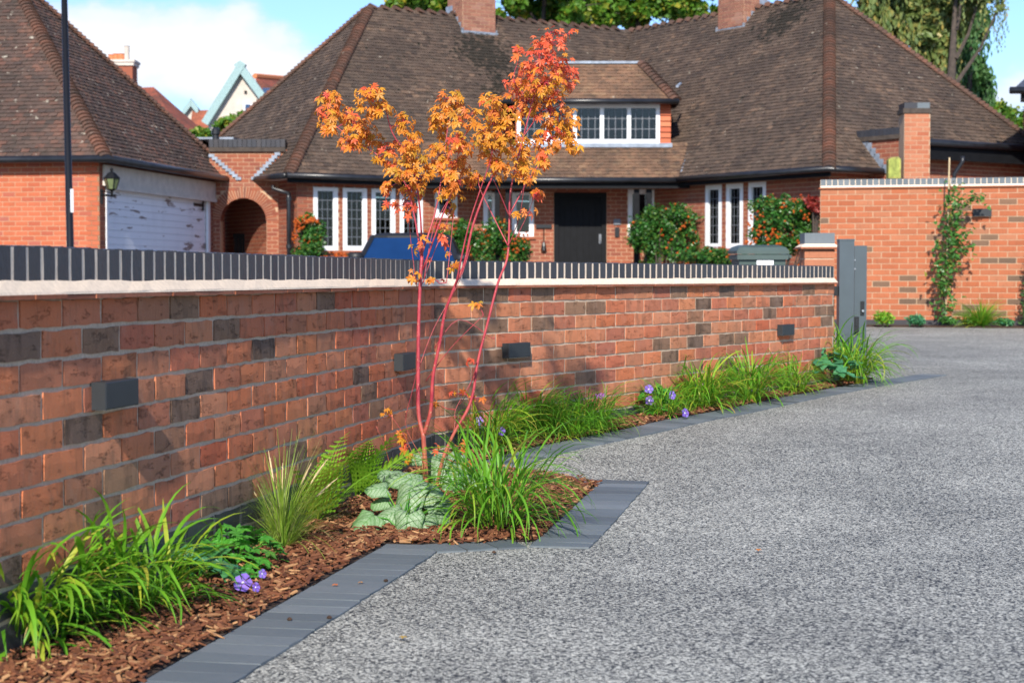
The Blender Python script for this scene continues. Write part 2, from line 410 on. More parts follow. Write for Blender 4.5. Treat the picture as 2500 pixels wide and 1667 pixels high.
def brunnera_mat():
    m, nt, N, L, b = base_mat('silver_veined_leaf')
    tc = N.new('ShaderNodeTexCoord'); pos = tc.outputs['Object']
    sp = N.new('ShaderNodeSeparateXYZ'); L.new(pos, sp.inputs[0])
    ay = mth(N, L, 'ABSOLUTE', sp.outputs[1])
    wob = mth(N, L, 'MULTIPLY', mth(N, L, 'SUBTRACT', ntex(N, L, pos, 40, 3), .5), .016)
    lat = mth(N, L, 'ADD', mth(N, L, 'SUBTRACT', sp.outputs[0], mth(N, L, 'MULTIPLY', ay, .75)), wob)
    tri = mth(N, L, 'PINGPONG', mth(N, L, 'MULTIPLY', lat, 46), .5)                 # side veins
    mid = mrange(N, L, ay, .0008, .0022, 1, 0)
    v = N.new('ShaderNodeTexVoronoi'); v.feature = 'DISTANCE_TO_EDGE'; v.inputs['Scale'].default_value = 85; L.new(pos, v.inputs['Vector'])
    n = ntex(N, L, pos, 26, 4)
    c = mixc(N, L, n, (.21, .33, .18), (.38, .49, .33))
    at = N.new('ShaderNodeAttribute'); at.attribute_name = 'tint'
    c = mixc(N, L, mrange(N, L, v.outputs['Distance'], .02, .10, .55, 0), c, (.10, .24, .06))
    c = mixc(N, L, mrange(N, L, tri, .05, .11, .9, 0), c, (.06, .18, .035))
    c = mixc(N, L, mid, c, (.07, .2, .04))
    c = mixc(N, L, mrange(N, L, at.outputs['Fac'], .35, 1, 0, .85), c, (.05, .15, .03))
    oi = N.new('ShaderNodeObjectInfo')
    c = mixc(N, L, mrange(N, L, oi.outputs['Random'], .6, 1, 0, .5), c, (.12, .28, .07))
    L.new(c, b.inputs['Base Color']); b.inputs['Roughness'].default_value = .5
    bump(N, L, b, mth(N, L, 'ADD', tri, v.outputs['Distance']), .6, .003)
    t = N.new('ShaderNodeBsdfTranslucent'); L.new(c, t.inputs[0])
    mx = N.new('ShaderNodeMixShader'); mx.inputs[0].default_value = .22
    L.new(b.outputs[0], mx.inputs[1]); L.new(t.outputs[0], mx.inputs[2]); L.new(mx.outputs[0], N['Material Output'].inputs[0])
    return m
M['brunnera'] = brunnera_mat()
M['maple_orange'] = leaf_mat('orange_maple_leaf', [(0, (.74, .20, .035)), (.25, (.80, .30, .035)), (.5, (.72, .36, .03)), (.7, (.62, .17, .03)), (.85, (.80, .24, .05)), (1, (.52, .32, .03))], .38)
M['maple_gold'] = leaf_mat('gold_maple_leaf', [(0, (.74, .33, .03)), (.3, (.80, .27, .035)), (.6, (.66, .36, .03)), (.85, (.76, .20, .035)), (1, (.50, .34, .04))], .38)
M['maple_red'] = leaf_mat('red_maple_leaf', [(0, (.78, .12, .055)), (.4, (.84, .20, .07)), (.7, (.68, .085, .05)), (1, (.80, .26, .05))], .38)
M['blade'] = leaf_mat('bright_grass_blade', [(0, (0.115, 0.336, 0.022)), (0.35, (0.1955, 0.4704, 0.0275)), (0.6, (0.092, 0.28, 0.0198)), (0.82, (0.322, 0.5152, 0.033)), (0.96, (0.483, 0.504, 0.055)), (1, (0.46, 0.2912, 0.077))], .4)
M['blade2'] = leaf_mat('dark_grass_blade', [(0, (0.12, 0.336, 0.0242)), (0.35, (0.18, 0.448, 0.0308)), (0.7, (0.096, 0.2688, 0.0198)), (0.9, (0.3, 0.504, 0.0385)), (1, (0.432, 0.4032, 0.066))], .4)
M['tuft'] = leaf_mat('pale_tuft_blade', [(0, (.26, .46, .05)), (.4, (.40, .54, .08)), (.7, (.20, .38, .04)), (1, (.60, .55, .24))], .4)
M['straw'] = simple('straw_seed_head', (.58, .44, .24), .8, 0, .25, 40)
M['fern'] = leaf_mat('fern_frond', [(0, (.18, .42, .025)), (.5, (.27, .52, .035)), (.85, (.14, .34, .02)), (1, (.46, .50, .05))], .4)
M['geranium'] = leaf_mat('geranium_leaf', [(0, (.06, .27, .03)), (.5, (.10, .38, .04)), (.85, (.05, .20, .025)), (1, (.20, .42, .05))], .3)
M['bluegreen'] = leaf_mat('blue_green_leaf', [(0, (.05, .20, .10)), (.5, (.08, .28, .13)), (1, (.06, .22, .06))], .25)
M['petal'] = leaf_mat('violet_petal', [(0, (.27, .16, .72)), (.5, (.34, .20, .80)), (1, (.22, .12, .62))], .35, .6)
M['magenta'] = leaf_mat('magenta_petal', [(0, (.36, .06, .50)), (1, (.5, .10, .6))], .35, .6)
M['palecentre'] = simple('pale_flower_centre', (.8, .75, .7), .7)
M['pyra'] = leaf_mat('pyracantha_leaf', [(0, (.028, .11, .018)), (.4, (.05, .17, .026)), (.7, (.018, .075, .014)), (.92, (.10, .20, .03)), (1, (.18, .17, .03))], .15, .35)
M['berry'] = leaf_mat('orange_berry', [(0, (.46, .085, .014)), (.5, (.55, .13, .02)), (1, (.34, .05, .012))], .0, .4)
M['treeleaf'] = leaf_mat('tree_leaf', [(0, (.08, .20, .02)), (.4, (.14, .30, .03)), (.7, (.05, .14, .018)), (.88, (.30, .36, .04)), (1, (.46, .38, .04))], .4)
M['birchleaf'] = leaf_mat('birch_leaf', [(0, (0.154, 0.224, 0.063)), (0.4, (0.224, 0.28, 0.084)), (0.7, (0.098, 0.168, 0.049)), (0.9, (0.35, 0.336, 0.098)), (1, (0.448, 0.336, 0.084))], .35)
M['darkfol'] = leaf_mat('dark_weeping_leaf', [(0, (0.039, 0.117, 0.0325)), (0.5, (0.065, 0.169, 0.0455)), (1, (0.104, 0.195, 0.065))], .25)
M['climber'] = leaf_mat('climber_leaf', [(0, (.05, .16, .03)), (.5, (.08, .23, .04)), (.9, (.04, .12, .03)), (1, (.3, .32, .05))], .25, .35)
M['redleaf'] = leaf_mat('dark_red_leaf', [(0, (.22, .02, .02)), (1, (.34, .05, .03))], .2)
M['car_paint'] = simple('blue_car_paint', (.012, .022, .05), .25, .3, .05, 3, coat=1.0)
M['car_glass'] = simple('tinted_car_glass', (.006, .03, .10), .06, 0, .1, 3, spec=.9)
M['car_black'] = simple('car_trim', (.012, .012, .013), .5)
M['tyre'] = simple('tyre_rubber', (.012, .012, .012), .9)
M['rim'] = simple('alloy_rim', (.4, .41, .43), .3, .9)
M['bin'] = simple('green_bin_plastic', (.048, .075, .068), .45, 0, .1, 9)
def peeling():
    m, nt, N, L, b = base_mat('peeling_white_paint')
    g = N.new('ShaderNodeNewGeometry'); pos = g.outputs['Position']
    f = ntex(N, L, pos, 3.2, 8, .68, (.4, .35, 2.2)); d = ntex(N, L, pos, 1.1, 3)
    x = mth(N, L, 'ADD', f, mth(N, L, 'MULTIPLY', mth(N, L, 'SUBTRACT', d, .5), .25))
    c = mixc(N, L, mrange(N, L, x, .585, .60), (.80, .82, .86), (.24, .20, .19))
    s = ntex(N, L, pos, 2, 5, .6, (1, 1, .3))
    c = mixc(N, L, mrange(N, L, s, .5, .8, 0, .3), c, (.4, .4, .42))
    L.new(c, b.inputs['Base Color']); b.inputs['Roughness'].default_value = .6
    return m
M['peel'] = peeling()

# ================================================================== the ground
def build_ground():
    g = MB(); s = 900
    g.add([(-s, -s, -.08), (s, -s, -.08), (s, s, -.08), (-s, s, -.08)], [(0, 1, 2, 3)])
    tag(part('ground', g, M['yard']), kind='structure')
    d = MB(); ys = [-12, 0, 3, 6, 6.6, 7.2, 8, 8.8, 9.5, 11, 12.5, 14, 16, 18, 20, 22.9]
    xs = [-2.6 - .0, 1, 4, 8, 16]
    for j, y in enumerate(ys):
        for x in xs:
            xx = x
            if x < -2:      # the sheet ends under the garden walls
                xx = -2.6 if y < 7.9 else -.2 + (y - 8) * .6
                if y > 13: xx = 2.85 - (y - 13) * .2
            d.v.append(Vector((xx, y, gz(y)))); d.t.append(0)
    n = len(xs)
    for j in range(len(ys) - 1):
        for i in range(n - 1):
            d.f.append((j * n + i, j * n + i + 1, (j + 1) * n + i + 1, (j + 1) * n + i))
    tag(part('driveway', d, M['gravel']), kind='structure')
build_ground()

# ================================================================== garden walls
C0 = Vector((-.3614, 7.9884, 0)); A1, A2 = .2024, .5519
T1 = Vector((math.sin(A1), math.cos(A1), 0)); N1 = Vector((math.cos(A1), -math.sin(A1), 0))
T2 = Vector((math.sin(A2), math.cos(A2), 0)); N2 = Vector((math.cos(A2), -math.sin(A2), 0))
UP = Vector((0, 0, 1))
ZT = EYE - .0481                     # top of the first red course
TH = .215
def P1(s, o=0.0, z=0.0): return C0 + T1 * s + N1 * o + UP * z
def P2(s, o=0.0, z=0.0): return C0 + T2 * s + N2 * o + UP * z

def rough_brick(mat, l=.2125, h=.0640, d=.06, seed=0, amp=.0012, er=.0014):
    """brick with an uneven front face and chipped edges; x along wall, y out of the wall, z up; origin at lower back left"""
    r = random.Random(seed); b = MB(); nx, nz = 5, 2
    vs = []
    for k in range(nz + 1):
        for i in range(nx + 1):
            edge = i in (0, nx) or k in (0, nz)
            x = l * i / nx + r.uniform(-1, 1) * (.0018 if edge else .004)
            z = h * k / nz + r.uniform(-1, 1) * (.0024 if edge else .006)
            y = d + r.uniform(-1, 1) * amp - (er if edge else 0)
            vs.append((x, y, z))
    n0 = len(vs)
    per = [i for i in range(nx + 1)] + [(nx + 1) * k + nx for k in range(1, nz + 1)] + [(nx + 1) * nz + i for i in range(nx - 1, -1, -1)] + [(nx + 1) * k for k in range(nz - 1, 0, -1)]
    back = [(vs[i][0], 0, vs[i][2]) for i in per]
    fs = [(k * (nx + 1) + i + 1, k * (nx + 1) + i, (k + 1) * (nx + 1) + i, (k + 1) * (nx + 1) + i + 1) for k in range(nz) for i in range(nx)]
    m = len(per)
    fs += [(per[i], per[(i + 1) % m], n0 + (i + 1) % m, n0 + i) for i in range(m)]
    b.add(vs + back, fs)
    return sample_mesh('brick', b, mat)
BV = [rough_brick(M['brick'], seed=i) for i in range(14)]
BLV = [rough_brick(M['blue_brick'], seed=40 + i, amp=.0006) for i in range(4)]
CV = [rough_brick(M['blue_brick'], l=.0585, h=.104, d=.2195, seed=60 + i, amp=.0003, er=.0005) for i in range(6)]

def garden_wall(parent, PF, T, Nn, s0, s1, joint_odd, joint_even, ncourse=9, cop_phase=0.0, mitre=0.0):
    r = random.Random(int(abs(s0) * 100) + 5)
    def clipped(name, vars_, a, b, z, proud):
        lo, hi = max(a, s0), min(b, s1)
        if hi - lo < .025: return
        Mx = frame(PF(lo, -.0550 + proud, z), T, Nn, UP) @ Matrix.Diagonal(((hi - lo) / .215, 1, 1, 1))
        inst(name, r.choice(vars_), parent, Mx)
    for k in range(1, ncourse + 3):
        ph = joint_odd if k % 2 else joint_even
        n = math.floor((s0 - ph) / .225)
        z = ZT - .075 * k
        while ph + n * .225 < s1:
            a = ph + n * .225 + .005
            clipped('brick' if k <= ncourse else 'plinth_brick', BV if k <= ncourse else BLV, a, a + .215, z, r.uniform(-.001, .0015))
            n += 1
    zb = -.05
    core = MB()
    core.obox(PF(s0, .0002, zb), T * (s1 - s0), -Nn * (TH - .002), UP * (ZT - zb - .002))
    part('mortar_core', core, M['mortar'], parent)
    # tile creasing, fillet and brick-on-edge coping
    n = math.ceil((s1 - s0) / .17); w = (s1 - s0) / n
    tl = MB(); tl.obox((0, 0, 0), (.164, 0, 0), (0, TH + .064, 0), (0, 0, .0105)); tme = sample_mesh('creasing_tile', tl, M['creasing'])
    for i in range(n):
        Mx = frame(PF(s0 + w * i + r.uniform(0, .002), -TH - .032 + r.uniform(-.002, .002), ZT - .0075 + r.uniform(-.001, .001)), T, Nn, UP) @ Matrix.Diagonal((w / .166, 1, 1, 1))
        inst('creasing_tile', tme, parent, Mx)
    fl = MB(); m = 60
    for sgn in (0, 1):
        rows = []
        for i in range(m + 1):
            s = s0 + (s1 - s0) * i / m
            j = [r.uniform(-.0025, .0025) for _ in range(3)]
            if sgn == 0: q = [(s, .031 + j[0] * .5, ZT + .0042), (s, .0285 + j[0], ZT + .0105), (s, .004, ZT + .037 + j[1]), (s, -.02, ZT + .038), (s, -.02, ZT + .0042)]
            else: q = [(s, -TH + .02, ZT + .0042), (s, -TH + .02, ZT + .038), (s, -TH - .004, ZT + .037 + j[1]), (s, -TH - .0285 + j[0], ZT + .0105), (s, -TH - .031, ZT + .0042)]
            rows.append([PF(*p) for p in q])
        o = len(fl.v)
        for row in rows: fl.v += row; fl.t += [0] * 5
        for i in range(m):
            for k in range(5):
                fl.f.append((o + i * 5 + k, o + i * 5 + (k + 1) % 5, o + (i + 1) * 5 + (k + 1) % 5, o + (i + 1) * 5 + k))
        for e in (0, m): fl.f.append(tuple(o + e * 5 + k for k in range(5)))
    part('mortar_fillet', fl, M['fillet'], parent, fixn=True)
    cb = MB(); cb.obox(PF(s0 + .001, .0026, ZT + .0155), T * (s1 - s0 - .002), -Nn * (TH + .002), UP * (.1012))
    part('coping_mortar', cb, M['fillet'], parent)
    n = round((s1 - s0) / .075); pitch = (s1 - s0) / n
    for i in range(n):
        s = s0 + pitch * i + .0083 + r.uniform(-.0012, .0012)
        Mx = frame(PF(s, -TH + r.uniform(-.0006, .0006) - .0005, ZT + .0158 + r.uniform(-.001, .001)), T, Nn, UP)
        inst('coping_brick', r.choice(CV), parent, Mx)

w1 = thing('garden_wall', P1(-2.5), 'long run of rustic red brick garden wall behind the stepped planting bed, blue brick coping', 'wall')
garden_wall(w1, P1, T1, N1, -5.3, -.0035, -4.0027 % .225, (-4.0027 + .1125) % .225)
w2 = thing('garden_wall', P2(2.5), 'sunlit rustic red brick garden wall run between the maple and the grey gate post', 'wall')
garden_wall(w2, P2, T2, N2, .0, 5.06, .2, .0876)

# wall lights -------------------------------------------------------
def wall_light(PF, T, Nn, s, z, label, l=.205, h=.072, p=.045):
    t = thing('wall_light', PF(s + l / 2, 0, z), label, 'wall light', 'box lights on the brick walls')
    b = MB()
    def bevel_box(o, a, bb, c, e=.003):
        a, bb, c = Vector(a), Vector(bb), Vector(c); A, B_, C_ = a.normalized(), bb.normalized(), c.normalized()
        ring0 = [o, o + a, o + a + c, o + c]
        ring1 = [x + bb - B_ * e for x in ring0]
        ring2 = [o + bb + A * e + C_ * e, o + a + bb - A * e + C_ * e, o + a + c + bb - A * e - C_ * e, o + c + bb + A * e - C_ * e]
        b.add(ring0 + ring1 + ring2, [(3, 2, 1, 0), (8, 9, 10, 11)] + [(i, (i + 1) % 4, 4 + (i + 1) % 4, 4 + i) for i in range(4)] + [(4 + i, 4 + (i + 1) % 4, 8 + (i + 1) % 4, 8 + i) for i in range(4)])
    bevel_box(PF(s, -.004, z), T * l, Nn * (p + .004), UP * h)
    part('casing', b, M['grey_metal'], t, fixn=True)
    q = MB(); q.obox(PF(s + .012, .008, z - .0015), T * (l - .024), Nn * (p - .016), UP * .004)
    part('diffuser', q, M['white'], t)
    return t
wall_light(P1, T1, N1, -3.62, EYE - .345, 'dark grey box light on the wall above the tuft of pale seed heads')
wall_light(P1, T1, N1, -.705, EYE - .400, 'dark grey box light partly hidden behind the red maple stems')
wall_light(P2, T2, N2, .59, EYE - .402, 'dark grey box light on the sunlit wall just past the maple stems')
wall_light(P2, T2, N2, 4.03, EYE - .392, 'dark grey box light on the sunlit wall nearest the gate post')

# ================================================================== edging setts and the bed
def sett_mesh(i, l=.2, w=.0964, h=.07):
    r = random.Random(900 + i); b = MB(); c = .0008
    z = [h + r.uniform(-.0012, .0012) for _ in range(4)]
    lo = [(0, 0, 0), (w, 0, 0), (w, l, 0), (0, l, 0)]
    mid = [(0, 0, h - c), (w, 0, h - c), (w, l, h - c), (0, l, h - c)]
    top = [(c, c, z[0]), (w - c, c, z[1]), (w - c, l - c, z[2]), (c, l - c, z[3])]
    j = [[v[0] + r.uniform(-.0015, .0015), v[1] + r.uniform(-.003, .003), v[2]] for v in mid]
    b.add(lo + j + top, [(8, 9, 10, 11)] + [(k, (k + 1) % 4, 4 + (k + 1) % 4, 4 + k) for k in range(4)] + [(4 + k, 4 + (k + 1) % 4, 8 + (k + 1) % 4, 8 + k) for k in range(4)])
    return sample_mesh('sett', b, M['sett'])
SV = [sett_mesh(i) for i in range(6)]
TOPZ = .006
kerb = thing('kerb_edging', P1(-2.2, .5), 'flush dark grey sett edging between the planting bed and the gravel drive', 'kerb')
def kerb_run(pts, width=.2, side=1, pitch=.1, endtrim=0):
    """setts laid across the line pts (their drive side edge); side +1 lays them to the left of the direction"""
    pts = [Vector((p[0], p[1], 0)) for p in pts]
    for a, b in zip(pts, pts[1:]):
        d = b - a; n = max(1, round(d.length / pitch)); u = d.normalized(); v = Vector((-u.y, u.x, 0)) * side
        step = d.length / n
        for i in range(n):
            p = a + u * (step * i + .001); z = gz((p + v * width / 2).y)
            sl_ = gz((p + v * width / 2 + u * .1).y) - z
            uu = (u + UP * (sl_ / .1)).normalized(); vv = (v + UP * ((gz((p + v * width).y) - gz(p.y)) / width)).normalized()
            if side > 0: Mx = frame(p + UP * (z - .07 + TOPZ), uu, vv, uu.cross(vv)) @ Matrix.Diagonal((step / .1, width / .2, 1, 1))
            else: Mx = frame(p + v * width + UP * (z - .07 + TOPZ), uu, -vv, uu.cross(-vv)) @ Matrix.Diagonal((step / .1, width / .2, 1, 1))
            inst('sett', rnd.choice(SV), kerb, Mx)
KA = [P1(-5.3, .6), P1(-2.20, .595)]                                  # along the side wall
KB = [P1(-2.335, .598), P1(-2.17, .868)]                              # step out
KC = [P1(-2.15, 1.07), P1(-.50, 1.066)]                              # along the planter
kerb_run(KA); kerb_run(KB, .16)
kerb_run(KC)
EO = [G(*p) for p in ((1270, 1137), (1394, 1101), (1600, 1058), (1823, 1010), (2002, 971), (2150, 943), (2310, 917))]
tip = P1(-.51, 1.066)
kerb_run([tip - N1 * .2 + T1 * .0, EO[0] + Vector((-.03, -.10, 0))], .16)
kerb_run(EO)
# bed outline (plan), wall side then kerb side
def inner(i):
    a = EO[max(i - 1, 0)]; b = EO[min(i + 1, len(EO) - 1)]; u = Vector((b.x - a.x, b.y - a.y, 0)).normalized()
    return EO[i] + Vector((-u.y, u.x, 0)) * .2
INN = [inner(i) for i in range(len(EO))]
bed_poly = [P1(-5.3, .39), P1(-2.2, .39), P1(-2.19, .60), P1(-2.02, .865), P1(-.60, .865), INN[0] + Vector((.0, -.12, 0))] + INN[:-1] + [INN[-2] + Vector((.25, .45, 0))] + [P2(5.2, .0), P2(5.06, -.02), C0.copy(), P1(-5.3, -.02)]
bed_poly = [Vector((p.x, p.y)) for p in bed_poly]
def inside(p, poly):
    c = False; n = len(poly); j = n - 1
    for i in range(n):
        a, b = poly[i], poly[j]
        if (a.y > p[1]) != (b.y > p[1]) and p[0] < (b.x - a.x) * (p[1] - a.y) / (b.y - a.y) + a.x: c = not c
        j = i
    return c
def bedz(x, y): return gz(y) + .004 + .010 * noise.noise(Vector((x * 5, y * 5, 0))) + .006
bm = bmesh.new()
vs = [bm.verts.new((p.x, p.y, 0)) for p in bed_poly]
bm.faces.new(vs)
for yy, _ in GPTS[1:-2]:
    bmesh.ops.bisect_plane(bm, geom=bm.verts[:] + bm.edges[:] + bm.faces[:], plane_co=(0, yy, 0), plane_no=(0, 1, 0))
bmesh.ops.triangulate(bm, faces=bm.faces[:])
for v in bm.verts: v.co.z = gz(v.co.y) + .004
bm.normal_update()
for f in bm.faces:
    if f.normal.z < 0: f.normal_flip()
me = bpy.data.meshes.new('planting_bed'); bm.to_mesh(me); bm.free(); me.materials.append(M['soil'])
o = bpy.data.objects.new('planting_bed', me); COL.objects.link(o); tag(o, kind='structure')

def build_mulch():
    b = MB(); r = random.Random(3); n = 0
    xs = [p.x for p in bed_poly]; ys = [p.y for p in bed_poly]
    x0, x1, y0, y1 = min(xs), max(xs), min(ys), max(ys)
    tries = 0
    while n < 15000 and tries < 400000:
        tries += 1
        y = y0 + (y1 - y0) * (r.random() ** 1.5); x = r.uniform(x0, x1)
        if not inside((x, y), bed_poly): continue
        if y < 2.9: continue
        n += 1
        l = r.uniform(.012, .042) * (1.35 if r.random() < .12 else 1); w = r.uniform(.005, .015); h = r.uniform(.0015, .005)
        a = r.uniform(0, math.pi); ti = r.uniform(-.45, .45)
        u = Vector((math.cos(a) * math.cos(ti), math.sin(a) * math.cos(ti), math.sin(ti)))
        v = Vector((-math.sin(a), math.cos(a), r.uniform(-.5, .5))).normalized()
        nn = u.cross(v).normalized()
        c = Vector((x, y, bedz(x, y) + r.uniform(.0, .014)))
        t = r.random(); k1, k2 = r.uniform(.3, .9), r.uniform(.3, .9)
        p = [c - u * l / 2 - v * w / 2 * k1, c + u * l / 2 - v * w / 2 * k2, c + u * l / 2 * r.uniform(.7, 1) + v * w / 2, c - u * l / 2 * r.uniform(.7, 1) + v * w / 2]
        b.add(p + [q + nn * h for q in p], [(4, 5, 6, 7), (0, 1, 5, 4), (1, 2, 6, 5), (2, 3, 7, 6), (3, 0, 4, 7)], t)
    o = part('bark_mulch', b, M['mulch'])
    tag(o, 'loose reddish brown bark chips covering the planting bed', 'mulch', kind='stuff')
build_mulch()

# ================================================================== gate, pier and tall far wall
def build_gate():
    c = P2(5.33, -.02); g0 = gz(c.y)
    x, y = c.x, c.y
    a = W(2048, 860, 12.5); e = W(2084, 860, 12.5); top = W(2066, 581, 12.5).z
    t = thing('gate_post', (a.x + .053, 12.55, g0), 'square grey metal gate post standing at the end of the garden wall', 'gate post')
    b = MB(); b.obox((a.x, 12.5, g0 - .05), (e.x - a.x, 0, 0), (0, .1, 0), (0, 0, top - g0 + .03)); part('post', b, M['gate_metal'], t)
    b = MB(); b.obox((a.x - .003, 12.497, top - .02), (e.x - a.x + .006, 0, 0), (0, .106, 0), (0, 0, .012)); part('cap', b, M['gate_metal'], t)
    b = MB(); b.obox((a.x - .03, 12.53, top - .42), (.028, 0, 0), (0, .05, 0), (0, 0, .07)); part('bracket', b, M['black'], t)
    # gate leaf folded open, seen almost along its length
    l0 = W(2084, 600, 12.72); l1 = W(2114, 600, 12.72); zt = W(2100, 600, 12.72).z
    t2 = thing('gate_leaf', (l0.x + .05, 13.4, gz(13.4)), 'grey metal gate leaf folded open beside its post with a black lock', 'gate')
    b = MB(); dr = Vector((.20, 1.75, 0)); zz = gz(13) + .05
    b.obox((l0.x + .004, 12.70, zz), (l1.x - l0.x, 0, 0), dr * .06, (0, 0, zt - zz)); part('stile', b, M['gate_metal'], t2)
    for i in range(10):
        h = (zt - zz) / 10
        b = MB(); b.obox(Vector((l0.x + .02, 12.70, zz + h * i + .004)) + dr * .061, (.055, 0, 0), dr * .9, (0, 0, h - .008)); part('slat', b, M['gate_metal'], t2)
    b = MB(); b.obox(Vector((l0.x + .004, 12.70, zz)) + dr * .962, (l1.x - l0.x, 0, 0), dr * .05, (0, 0, zt - zz)); part('stile', b, M['gate_metal'], t2)
    p = W(2089, 792, 12.69); b = MB(); b.box((p.x, 12.685, p.z), (.042, .03, .115)); lk = part('lock_case', b, M['black'], t2)
    b = MB(); b.box((p.x, 12.667, p.z + .015), (.012, .006, .05)); part('keyhole', b, M['gutter'], lk)
    p = W(2105, 752, 12.7); b = MB(); b.box((p.x, 12.694, p.z), (.028, .012, .1)); hp = part('handle', b, M['black'], t2)
    b = MB(); b.lathe((0, 0, 0), [(.006, 0), (.009, .004), (.009, .02)], 10)
    for i in range(len(b.v)): b.v[i] = Vector((p.x, 12.688 - b.v[i].z, p.z - .02)) + Vector((b.v[i].x, 0, b.v[i].y))
    part('knob', b, M['rim'], hp, fixn=True)
    p = W(2086, 635, 12.69)
    for z in (p.z, p.z - .065):
        b = MB(); b.box((p.x + .004, 12.694, z), (.010, .012, .010)); part('hinge_bolt', b, M['rim'], t2)
build_gate()

def build_pier():
    Y = 13.05
    a, e = W(1964, 640, Y), W(2038, 640, Y); w = e.x - a.x; top = W(2000, 569, Y).z; zc = W(2000, 596, Y).z
    t = thing('brick_pier', (a.x + w / 2, Y + .12, gz(Y)), 'narrow brick pier with a blue brick cap rising behind the wall end', 'pier')
    z0 = gz(Y); b = MB(); b.obox((a.x + .006, Y + .006, z0), (w - .012, 0, 0), (0, w - .012, 0), (0, 0, zc - .03 - z0)); part('mortar_core', b, M['mortar'], t)
    n = int((zc - .04 - z0) / .075)
    full = MB(); full.obox((0, 0, 0), (w - .002, 0, 0), (0, .1, 0), (0, 0, .065)); fm = sample_mesh('brick', full, M['pier_brick'])
    for i in range(n):
        z = zc - .036 - .075 * (i + 1) + .005
        inst('brick', fm, t, Matrix.Translation((a.x + .001, Y, z)))
        inst('brick', fm, t, Matrix.Translation((a.x + .001, Y + w - .1, z)))
    for k, (g, z, h) in enumerate(((.034, zc - .036, .014),)):
        b = MB(); b.obox((a.x - g, Y - g, z), (w + 2 * g, 0, 0), (0, w + 2 * g, 0), (0, 0, h)); part('creasing_tile', b, M['creasing'], t)
    b = MB(); q0, q1 = .031, .0; zz = zc - .0215
    lo = [(a.x - q0, Y - q0, zz), (e.x + q0, Y - q0, zz), (e.x + q0, Y + w + q0, zz), (a.x - q0, Y + w + q0, zz)]
    hi = [(a.x, Y, zc + .002), (e.x, Y, zc + .002), (e.x, Y + w, zc + .002), (a.x, Y + w, zc + .002)]
    b.add(lo + hi, [(3, 2, 1, 0), (4, 5, 6, 7)] + [(i, (i + 1) % 4, 4 + (i + 1) % 4, 4 + i) for i in range(4)]); part('mortar_fillet', b, M['fillet'], t)
    for i in range(3):
        b = MB(); b.obox((a.x + .001, Y + .001 + i * w / 3, zc - .01), (w - .002, 0, 0), (0, w / 3 - .008, 0), (0, 0, top - zc + .01)); part('coping_brick', b, M['sett'], t)
build_pier()

